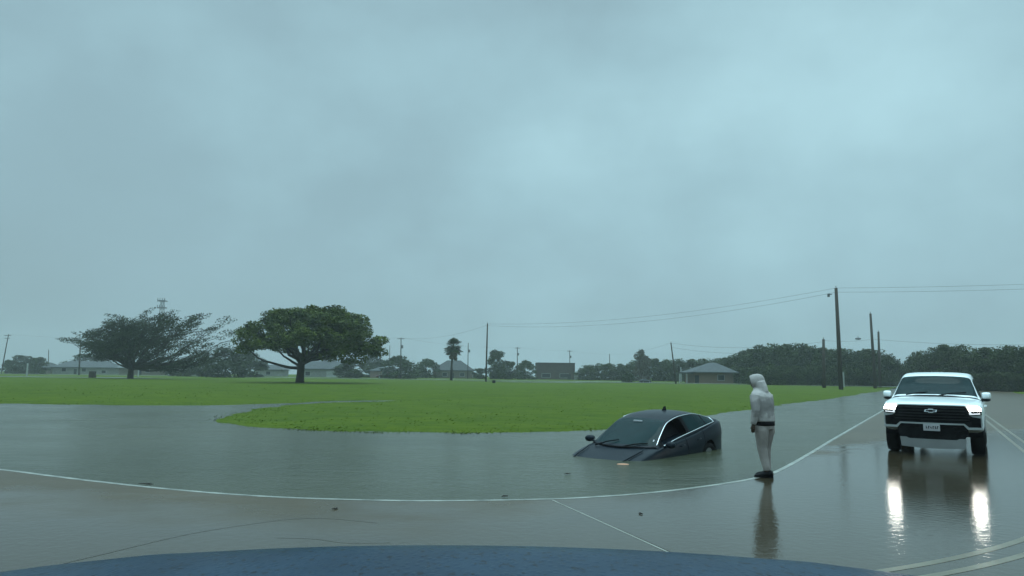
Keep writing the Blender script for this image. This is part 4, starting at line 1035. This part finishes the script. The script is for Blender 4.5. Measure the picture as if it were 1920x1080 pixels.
house('low_house', 30, 92, 280, 2.5, 4.6, 9, M_wall_t, M_roof_d, 'low tan house behind the bushes at the far left', True, .6, wins=((.3, 1.6, 1.5, 1.2),), doors=((.7, 1, 2.1),), ridge_len=.6)
house('low_house', 222, 312, 262, 2.6, 4.9, 10, M_wall_t, M_roof_l, 'low house with a pale roof straight behind the left oak trunk', False, .6, wins=((.25, 1.8, 1.5, 1.2), (.6, 1.8, 1.5, 1.2)), doors=((.45, 1, 2.1),))
house('low_house', 318, 398, 258, 2.6, 4.7, 10, M_wall_w, M_roof_l, 'pale house with a white carport behind the parked dark car', False, .6, wins=((.7, 1.8, 1.5, 1.2),), garage=(.25, 4, 2.2))
house('gabled_house', 560, 645, 250, 2.9, 5.8, 10, M_wall_w, M_roof_g, 'pale house with white garage door right of the dense oak trunk', False, .6, wins=((.2, 1.4, 1.6, 1.3),), garage=(.72, 3.4, 2.4))
house('low_house', 694, 748, 246, 2.5, 3.9, 8, M_wall_p, M_roof_g, 'pinkish house half hidden by the bright round tree', True, .5, wins=((.5, 1.6, 1.5, 1.2),), ridge_len=.5)
house('gabled_house', 812, 885, 262, 3.0, 6.8, 11, M_wall_t, M_roof_d, 'tan house with a steep dark roof behind the palm', True, .6, wins=((.3, 1.6, 1.6, 1.2), (.75, 1.6, 1.6, 1.2)), doors=((.5, 1, 2.1),), ridge_len=.35)
house('small_house', 918, 962, 255, 2.6, 4.3, 8, M_wall_t, M_roof_l, 'small tan house with a pale roof under the tall middle tree', True, .4, wins=((.6, 1.4, 1.5, 1.1),), ridge_len=.35)
house('low_house', 478, 528, 258, 2.5, 4.4, 8, M_wall_w, M_roof_g, 'small grey-roofed house behind the low left limb of the dense oak', True, .5, wins=((.5, 1.4, 1.5, 1.1),), ridge_len=.4)
house('shed', 1078, 1096, 255, 2.3, 2.8, 4, M_wall_w, M_roof_l, 'small white shed right of the brown flat-roofed building', False, .2, doors=((.5, .9, 1.9),), cat='shed')

# parked cars far away
far = build_sedan((0, 0, 0), (0, 0, 0), False, mat('black far car', (.03, .032, .036), .3, coat=.4, var=.1), 'dark car parked in front of the pale house with the carport')
p = AT(328, 700, 236); far.location = (p[0], 236, .25); far.rotation_euler = (0, 0, .12); far.name = 'parked_car'; far.scale = (1.15, 1.15, 1.15)
f2 = copy_tree(far); p = AT(722, 703, 228); f2.location = (p[0], 228, .2); f2.rotation_euler = (0, 0, PI + .1); f2['label'] = 'dark red car parked in front of the pinkish house'
mr = mat('dark red car paint', (.11, .03, .028), .3, coat=.4, var=.1)
for ch in f2.children:
    if ch.type == 'MESH' and ch.data.materials[0].name.startswith('black far'):
        ch.material_slots[0].link = 'OBJECT'; ch.material_slots[0].material = mr
f3 = copy_tree(far); p = AT(1210, 714, 178); f3.location = (p[0], 178, .15); f3.scale = (.62, .62, .62); f3.rotation_euler = (0, 0, .3); f3['label'] = 'small dark car parked by the lone round bush'

# ------------------------------------------------------------------ poles and wires
def pole(px_b, py_b, px_t, py_t, label, r=.14, arms=0, trans=False, Y=None, marker=False, name='utility_pole'):
    g = G(px_b, py_b, .2) if Y is None else AT(px_b, py_b, Y)
    t = AT(px_t, py_t, g[1]); root = thing(name, (g[0], g[1], 0), (0, 0, 0), label, 'utility pole', 'utility poles round the lawn')
    d = np.array([t[0] - g[0], 0, t[2]])
    sh = MB(); sh.tube([(0, 0, -.5), tuple(d * .5), tuple(d)], [r * 1.15, r, r * .78], 9); sh.build('shaft', M_wood, root, True)
    for k in range(arms):
        z = .97 - .07 * k; a = MB(); c = d * z; a.box((c[0], -.2, c[2]), (2.3 - .5 * k, .12, .14)); ao = a.build('crossarm', M_wood, root)
        for x in (-.95, -.45, .45, .95):
            x *= (1 - .2 * k); i = MB(); i.lathe([(.03, .06), (.05, .1), (.05, .16), (.02, .22)], 8, 'z', (c[0] + x, -.2, c[2])); i.build('insulator', M_metal, ao)
    if trans:
        c = d * .78; q = MB(); q.lathe([(.25, -.5), (.27, -.4), (.27, .4), (.2, .5)], 12, 'z', (c[0] + .42, 0, c[2])); q.box((c[0] + .15, 0, c[2] + .2), (.2, .1, .08)); q.build('transformer', M_metal, root, True)
    if not arms and not trans:
        i = MB(); i.lathe([(.03, -.05), (.05, .1), (.07, .2), (.03, .32)], 8, 'z', (d[0], 0, d[2])); i.build('insulator', M_metal, root)
    if marker:
        q = MB(); n = 10; q.rings([[(d[0] * z / d[2] + (.12) * math.cos(a), (.12) * math.sin(a) - .1, z) for a in np.linspace(0, 2 * PI, n, endpoint=False)] for z in (.5, 2.6)]); q.v = [(x + .36, y, z) for x, y, z in q.v]; q.build('cable_guard', M_trim, root)
    root['top'] = 0; del root['top']
    return np.array([t[0], g[1], t[2]])
p_left = pole(2, 699, 16, 627, 'leaning pole with a crossarm at the left edge of the view', .17, 2, Y=245)
p_148 = pole(148, 704, 151, 640, 'plain pole behind the leftmost tip of the windblown oak', .2, 0, Y=214)
p_92 = pole(91, 700, 91, 656, 'short thin pole between the far left bush and the long house', .16, 0, Y=285)
p_752 = pole(751, 711, 752, 633, 'pole with a transformer behind the bright round tree', .17, 1, True, Y=222)
p_730 = pole(730, 706, 731, 648, 'thin pale pole left of the transformer pole', .14, 0, Y=300)
p_878 = pole(877, 706, 878, 643, 'thin pole right of the palm', .15, 0, True, Y=250)
p_913 = pole(911, 716, 914, 607, 'tall straight pole in the middle of the far lawn', .17, 0)
p_970 = pole(970, 705, 970, 651, 'pole with a crossarm above the tree beside the brown building', .17, 1, True, Y=285)
p_1068 = pole(1069, 705, 1068, 657, 'pole with a crossarm rising behind the brown building', .17, 1, True, Y=300)
p_1143 = pole(1143, 705, 1143, 664, 'faint far pole above the belt of trees', .2, 0, Y=330)
p_1262 = pole(1268, 720, 1258, 643, 'leaning thin pole just left of the brick house', .15, 0)
p_1544 = pole(1545, 727, 1544, 636, 'short pole without wires left of the tallest pole', .26, 0)
p_1571 = pole(1577, 730, 1567.5, 540, 'tallest pole with a white cable guard at its foot', .27, 0, marker=True)
p_1636 = pole(1641, 727, 1632, 588, 'bare pole second tallest near the road bend', .24, 0)
p_1648 = pole(1650, 725, 1647, 622, 'shorter pole close behind the second tallest one', .24, 0)
pR = np.array([118., 88., 17.6])
rt = thing('utility_pole', (pR[0], pR[1], 0), (0, 0, 0), 'pole standing beyond the right edge of the view', 'utility pole', 'utility poles round the lawn')
q = MB(); q.tube([(0, 0, -.5), (0, 0, 17.6)], [.26, .18], 9); q.build('shaft', M_wood, rt, True)
# stub bracket on the tallest pole
tp = [o for o in bpy.data.objects if o.get('label', '').startswith('tallest pole')][0]
q = MB(); q.box((-.98, 0, 13.6), (.5, .12, .12)); q.box((-1.2, 0, 13.45), (.25, .3, .45)); q.build('lamp_bracket', M_metal, tp)
def wire(a, b_, sag, label, r=.016):
    P = [np.array(a) + (np.array(b_) - np.array(a)) * t - np.array([0, 0, sag * 4 * t * (1 - t)]) for t in np.linspace(0, 1, 18)]
    q = MB(); q.tube(P, r, 5); tag(q.build('power_line', M_wire, None, True), label, 'power line', 'power lines between the poles')
dz = lambda p, z: np.array(p) - np.array([0, 0, z])
wire(p_913, p_1571, 1.6, 'upper wire from the middle pole to the tallest pole'); wire(dz(p_913, .4), dz(p_1571, .6), 1.9, 'lower wire from the middle pole to the tallest pole')
wire(p_1571, pR, .9, 'upper wire from the tallest pole to the right edge'); wire(dz(p_1571, .6), dz(pR, .5), 1.0, 'lower wire from the tallest pole to the right edge')
wire(dz(p_913, .3), p_752, 1.3, 'wire from the middle pole to the transformer pole')
wire(p_752, p_left, 2.0, 'long wire from the transformer pole to the leftmost pole')
wire(p_752, p_970, 1.2, 'wire from the transformer pole to the first crossarm pole'); wire(p_970, p_1068, .5, 'wire between the two crossarm poles near the brown building')
wire(p_1068, p_1143, .5, 'wire from the brown building to the faint far pole'); wire(p_1143, p_1262, 1.0, 'wire from the faint far pole to the leaning thin pole')
wire(p_1262, dz(p_1544, .4), 1.0, 'upper wire from the leaning thin pole toward the wood'); wire(dz(p_1262, .9), dz(p_1544, 1.4), 1.1, 'lower wire from the leaning thin pole toward the wood')
jn = AT(1636, 636, p_1636[1]); wire(dz(p_1544, .2), jn, .25, 'wire carrying the small fixture beside the tallest pole')
wire(jn, AT(2100, 642, 92), .6, 'low wire running from the bare pole to the right edge')
fx_ = AT(1609, 635, (p_1544[1] + p_1636[1]) / 2 + 3)
q = MB(); q.ellipsoid((0, 0, 0), (.55, .22, .2)); q.tube([(0, 0, .1), (0, 0, .5)], .04, 6)
sl = q.build('hanging_lamp', M_metal, None, True); sl.location = fx_; tag(sl, 'small dark fixture hanging from the wire right of the tallest pole', 'lamp')
# lattice tower beyond the left oak
tY = 285; tt = AT(305, 563, tY); H = tt[2]
tw = thing('lattice_tower', (tt[0], tY, 0), (0, 0, 0), 'thin lattice mast with platforms peeking above the left oak', 'tower')
q = MB(); leg = [(.9 * sx_, .9 * sy_) for sx_, sy_ in ((-1, -1), (1, -1), (1, 1), (-1, 1))]
for x, y in leg: q.tube([(x * 1.6, y * 1.6, 0), (x * .5, y * .5, H)], [.12, .09], 5)
for k in range(14):
    z0, z1 = H * k / 14, H * (k + 1) / 14; s0, s1 = 1.6 - 1.1 * k / 14, 1.6 - 1.1 * (k + 1) / 14
    for i in range(4):
        a, b_ = leg[i], leg[(i + 1) % 4]; q.tube([(a[0] * s0, a[1] * s0, z0), (b_[0] * s1, b_[1] * s1, z1)], .05, 4)
q.build('mast', M_metal, tw)
for z in (H - .3, H - 3.0):
    d = MB(); d.box((0, 0, z), (2.9, 2.4, .35)); 
    for x in (-1.35, -.5, .5, 1.35): d.box((x, -1.2, z + .3), (.25, .12, 1.4))
    d.build('antenna_platform', M_metal, tw)
# small things out on the lawn
def post(px, py, h, w, m, name, label, cat):
    g = G(px, py, .25); q = MB(); q.box((0, 0, h / 2), (w, w, h), None, .92); q.lathe([(w * .62, h), (w * .62, h + .05), (w * .2, h + .12)], 10, 'z'); o = q.build(name, m); o.location = (g[0], g[1], .15); tag(o, label, cat)
post(173, 708, 1.3, 1.0, M_wood, 'utility_box', 'dark utility box on the lawn left of the windblown oak', 'utility box')
post(50, 704, 3.0, .28, M_trim, 'signpost', 'white signpost in front of the far left bush', 'sign')
post(259, 706, 2.2, .26, M_trim, 'signpost', 'white signpost just right of the windblown oak trunk', 'sign')
post(1277, 716, 4.2, .28, M_trim, 'post', 'pale thin post at the porch of the brick house', 'post')
post(926, 718, .5, .6, M_dark, 'stump', 'small dark stump right of the tall middle pole', 'stump')
# floating twigs and leaf litter
for k, (px, py, L, lab) in enumerate([(272, 908, .28, 'dark twig floating behind the left part of the white line'), (627, 955, .07, 'small dark leaf on the wet road below the middle of the line'), (1202, 964, .06, 'tiny leaf on the road right of the joint'), (1065, 889, .16, 'dark leaf floating in front of the sunken car'), (948, 931, .16, 'dark twig caught at the white line left of the joint')]):
    g = G(px, py, .015); q = MB(); q.tube([(-L / 2, 0, .006), (-L * .1, .02, .008), (L * .2, -.01, .008), (L / 2, .03, .004)], [.004, .008, .007, .003], 6); q.tube([(0, 0, .01), (L * .15, .08, .008)], [.008, .004], 5)
    o = q.build('twig', M_bark, None, True); o.location = (g[0], g[1], .014); o.rotation_euler = (0, 0, k * .3 - .4); tag(o, lab, 'twig')
# glow of the drowned headlight: lamp lens breaking the surface
g = G(1168, 870.5, .0); q = MB(); q.ellipsoid((0, 0, 0), (.12, .03, .013), 18, 8); o = q.build('headlight', M_glow, None, True); o.location = (g[0], g[1], .0); o.rotation_euler = (0, 0, -.1)
o.parent = sedan; bpy.context.view_layer.update(); o.matrix_parent_inverse = sedan.matrix_world.inverted()

# ------------------------------------------------------------------ the blue vehicle the view is taken from
bc = thing('pickup', (-.06, 0, 0), (0, 0, 0), 'blue rain-beaded bonnet of the vehicle in the foreground', 'car')
xs = np.linspace(-1.12, 1.12, 65); ys = np.linspace(.42, 1.62, 41)
def hood_z(x, y):
    u = abs(x) / 1.12
    z = 1.373 - .055 * u ** 2.0 - .02 * u ** 9
    t = (y - .42) / 1.2
    z -= .03 * t * t + .10 * max(0, t - .88) / .12 * max(0, t - .88) * 8 * .12
    z += .003 * math.exp(-((u - .62) / .05) ** 2) * (1 - t * .3)
    return z
ny_ = len(ys); mbh = MB()
mbh.v = [(x, y - .09 * (abs(x) / 1.12) ** 2.4 * (y - .42) / 1.2, hood_z(x, y)) for x in xs for y in ys]
mbh.f = [(i * ny_ + j, (i + 1) * ny_ + j, (i + 1) * ny_ + j + 1, i * ny_ + j + 1) for i in range(len(xs) - 1) for j in range(ny_ - 1)]
mbh.build('hood', M_hood, bc, True, recalc=False)
# front and sides under the bonnet
ed = [mbh.v[i * ny_ + ny_ - 1] for i in range(len(xs))]
fr_ = MB(); n = len(ed); fr_.v = [(x, y + .002, z - .004) for x, y, z in ed] + [(x, y + .06, z - .18) for x, y, z in ed] + [(x, y + .05, z - .62) for x, y, z in ed]
fr_.f = [(i + r * n, i + 1 + r * n, i + 1 + (r + 1) * n, i + (r + 1) * n) for r in (0, 1) for i in range(n - 1)]
fr_.build('front_end', M_hood, bc, True)
for s in (0, len(xs) - 1):
    e2 = [mbh.v[s * ny_ + j] for j in range(ny_)]; sg = 1 if s else -1
    q = MB(); n = len(e2); q.v = [(x + sg * .003, y, z - .004) for x, y, z in e2] + [(x + sg * .05, y, z - .25) for x, y, z in e2] + [(x + sg * .03, y, z - .55) for x, y, z in e2]
    q.f = [(i + r * n, i + 1 + r * n, i + 1 + (r + 1) * n, i + (r + 1) * n) for r in (0, 1) for i in range(n - 1)]
    q.build('fender', M_hood, bc, True)
for s in (1, -1): wheel(bc, s * .86, .95, .40, .01) if False else None
for s in (1, -1):
    e = thing('wheel', (s * .86, .72, .40)); e.parent = bc; e.rotation_euler = (0, 0, PI / 2)
    t = MB(); r, h = .40, .14; t.lathe([(r * .62, -h * .8), (r * .8, -h), (r * .95, -h * .92), (r, -h * .6), (r, h * .6), (r * .95, h * .92), (r * .8, h), (r * .62, h * .8)], 28, 'y', closed=True); t.build('tyre', M_rubber, e, True)
    t = MB(); t.lathe([(r * .63, -h * .6), (r * .63, h * .6), (.05, h * .4)], 24, 'y'); t.build('rim', M_alloy, e, True)

# ------------------------------------------------------------------ sky, light, air
w = bpy.data.worlds.new('World'); scene.world = w; w.use_nodes = True; nt = w.node_tree
for nd in list(nt.nodes): nt.nodes.remove(nd)
out = nt.nodes.new('ShaderNodeOutputWorld')
SUN_EL, SUN_AZ = 84, 25          # behind the clouds, a little right of the view
sky = nt.nodes.new('ShaderNodeTexSky'); sky.sky_type = 'NISHITA'; sky.sun_disc = False; sky.sun_elevation = math.radians(SUN_EL); sky.sun_rotation = math.radians(SUN_AZ); sky.dust_density = 4
b1 = nt.nodes.new('ShaderNodeBackground'); b1.inputs['Strength'].default_value = .06; nt.links.new(sky.outputs[0], b1.inputs['Color'])
tc = nt.nodes.new('ShaderNodeTexCoord'); mp = nt.nodes.new('ShaderNodeMapping'); mp.inputs['Scale'].default_value = (1.0, 1.0, 1.5)
nt.links.new(tc.outputs['Generated'], mp.inputs['Vector'])
n1 = nz(nt, mp.outputs['Vector'], 1.7, 3, .45); n2 = nz(nt, mp.outputs['Vector'], 4.6, 6, .55)
cl = math_(nt, 'ADD', math_(nt, 'MULTIPLY', n1, .64), math_(nt, 'MULTIPLY', n2, .36))
def lobe(az, el, power):
    a, e = math.radians(az), math.radians(el); d = (math.sin(a) * math.cos(e), math.cos(a) * math.cos(e), math.sin(e))
    n = nt.nodes.new('ShaderNodeVectorMath'); n.operation = 'DOT_PRODUCT'; nt.links.new(tc.outputs['Generated'], n.inputs[0]); n.inputs[1].default_value = d
    return math_(nt, 'POWER', math_(nt, 'MAXIMUM', n.outputs['Value'], 0.0), power)
cl = math_(nt, 'ADD', cl, math_(nt, 'MULTIPLY', lobe(26, 21, 30), .20))
cl = math_(nt, 'ADD', cl, math_(nt, 'MULTIPLY', lobe(1, 14, 50), .05))
cl = math_(nt, 'SUBTRACT', cl, math_(nt, 'MULTIPLY', lobe(-6, 20, 70), .08))
cl = math_(nt, 'SUBTRACT', cl, math_(nt, 'MULTIPLY', lobe(-37, 6, 90), .16))
col = ramp(nt, cl, [(.25, (.283, .435, .49)), (.50, (.313, .49, .558)), (.64, (.37, .59, .665)), (.84, (.475, .75, .83))])
sx = nt.nodes.new('ShaderNodeSeparateXYZ'); nt.links.new(tc.outputs['Generated'], sx.inputs[0])
zen = math_(nt, 'MULTIPLY_ADD', math_(nt, 'MULTIPLY', math_(nt, 'SUBTRACT', sx.outputs['Z'], .5), 2.2, clamp=True), 4.6, 0.98)
zen = math_(nt, 'MULTIPLY', zen, math_(nt, 'MULTIPLY_ADD', math_(nt, 'MULTIPLY', sx.outputs['Z'], 8.0, clamp=True), .11, .89))
b2 = nt.nodes.new('ShaderNodeBackground'); nt.links.new(col, b2.inputs['Color']); nt.links.new(zen, b2.inputs['Strength'])
mx = nt.nodes.new('ShaderNodeMixShader'); mx.inputs[0].default_value = .93
nt.links.new(b1.outputs[0], mx.inputs[1]); nt.links.new(b2.outputs[0], mx.inputs[2]); nt.links.new(mx.outputs[0], out.inputs['Surface'])
sl_ = bpy.data.lights.new('sun', 'SUN'); sl_.energy = .6; sl_.angle = math.radians(30); sl_.color = (.80, 1.0, .97)
so = bpy.data.objects.new('sun', sl_); COL.objects.link(so)
a, e = math.radians(SUN_AZ), math.radians(SUN_EL)
so.rotation_euler = Vector((math.sin(a) * math.cos(e), math.cos(a) * math.cos(e), math.sin(e))).to_track_quat('Z', 'Y').to_euler()

hz = MB(); hz.box((0, 240, 16), (1280, 790, 36)); ho = hz.build('haze', mat('unused', (1, 1, 1)), None); tag(ho, kind='stuff')
hm = bpy.data.materials.new('rain haze'); hm.use_nodes = True; nt = hm.node_tree
for nd in list(nt.nodes): nt.nodes.remove(nd)
o_ = nt.nodes.new('ShaderNodeOutputMaterial'); v = nt.nodes.new('ShaderNodeVolumePrincipled'); v.inputs['Color'].default_value = (.93, .98, 1, 1); v.inputs['Density'].default_value = .0005; v.inputs['Anisotropy'].default_value = .2
nt.links.new(v.outputs[0], o_.inputs['Volume']); ho.data.materials.clear(); ho.data.materials.append(hm)

scene.view_settings.view_transform = 'Standard'; scene.view_settings.look = 'None'; scene.view_settings.exposure = 0; scene.view_settings.gamma = 1; scene.view_settings.use_curve_mapping = False
cy = scene.cycles if hasattr(scene, 'cycles') else None
if cy:
    cy.max_bounces = 6; cy.diffuse_bounces = 2; cy.glossy_bounces = 3; cy.transmission_bounces = 2; cy.volume_bounces = 1; cy.transparent_max_bounces = 6; cy.use_denoising = True; cy.caustics_reflective = False; cy.caustics_refractive = False
    cy.sample_clamp_indirect = 6
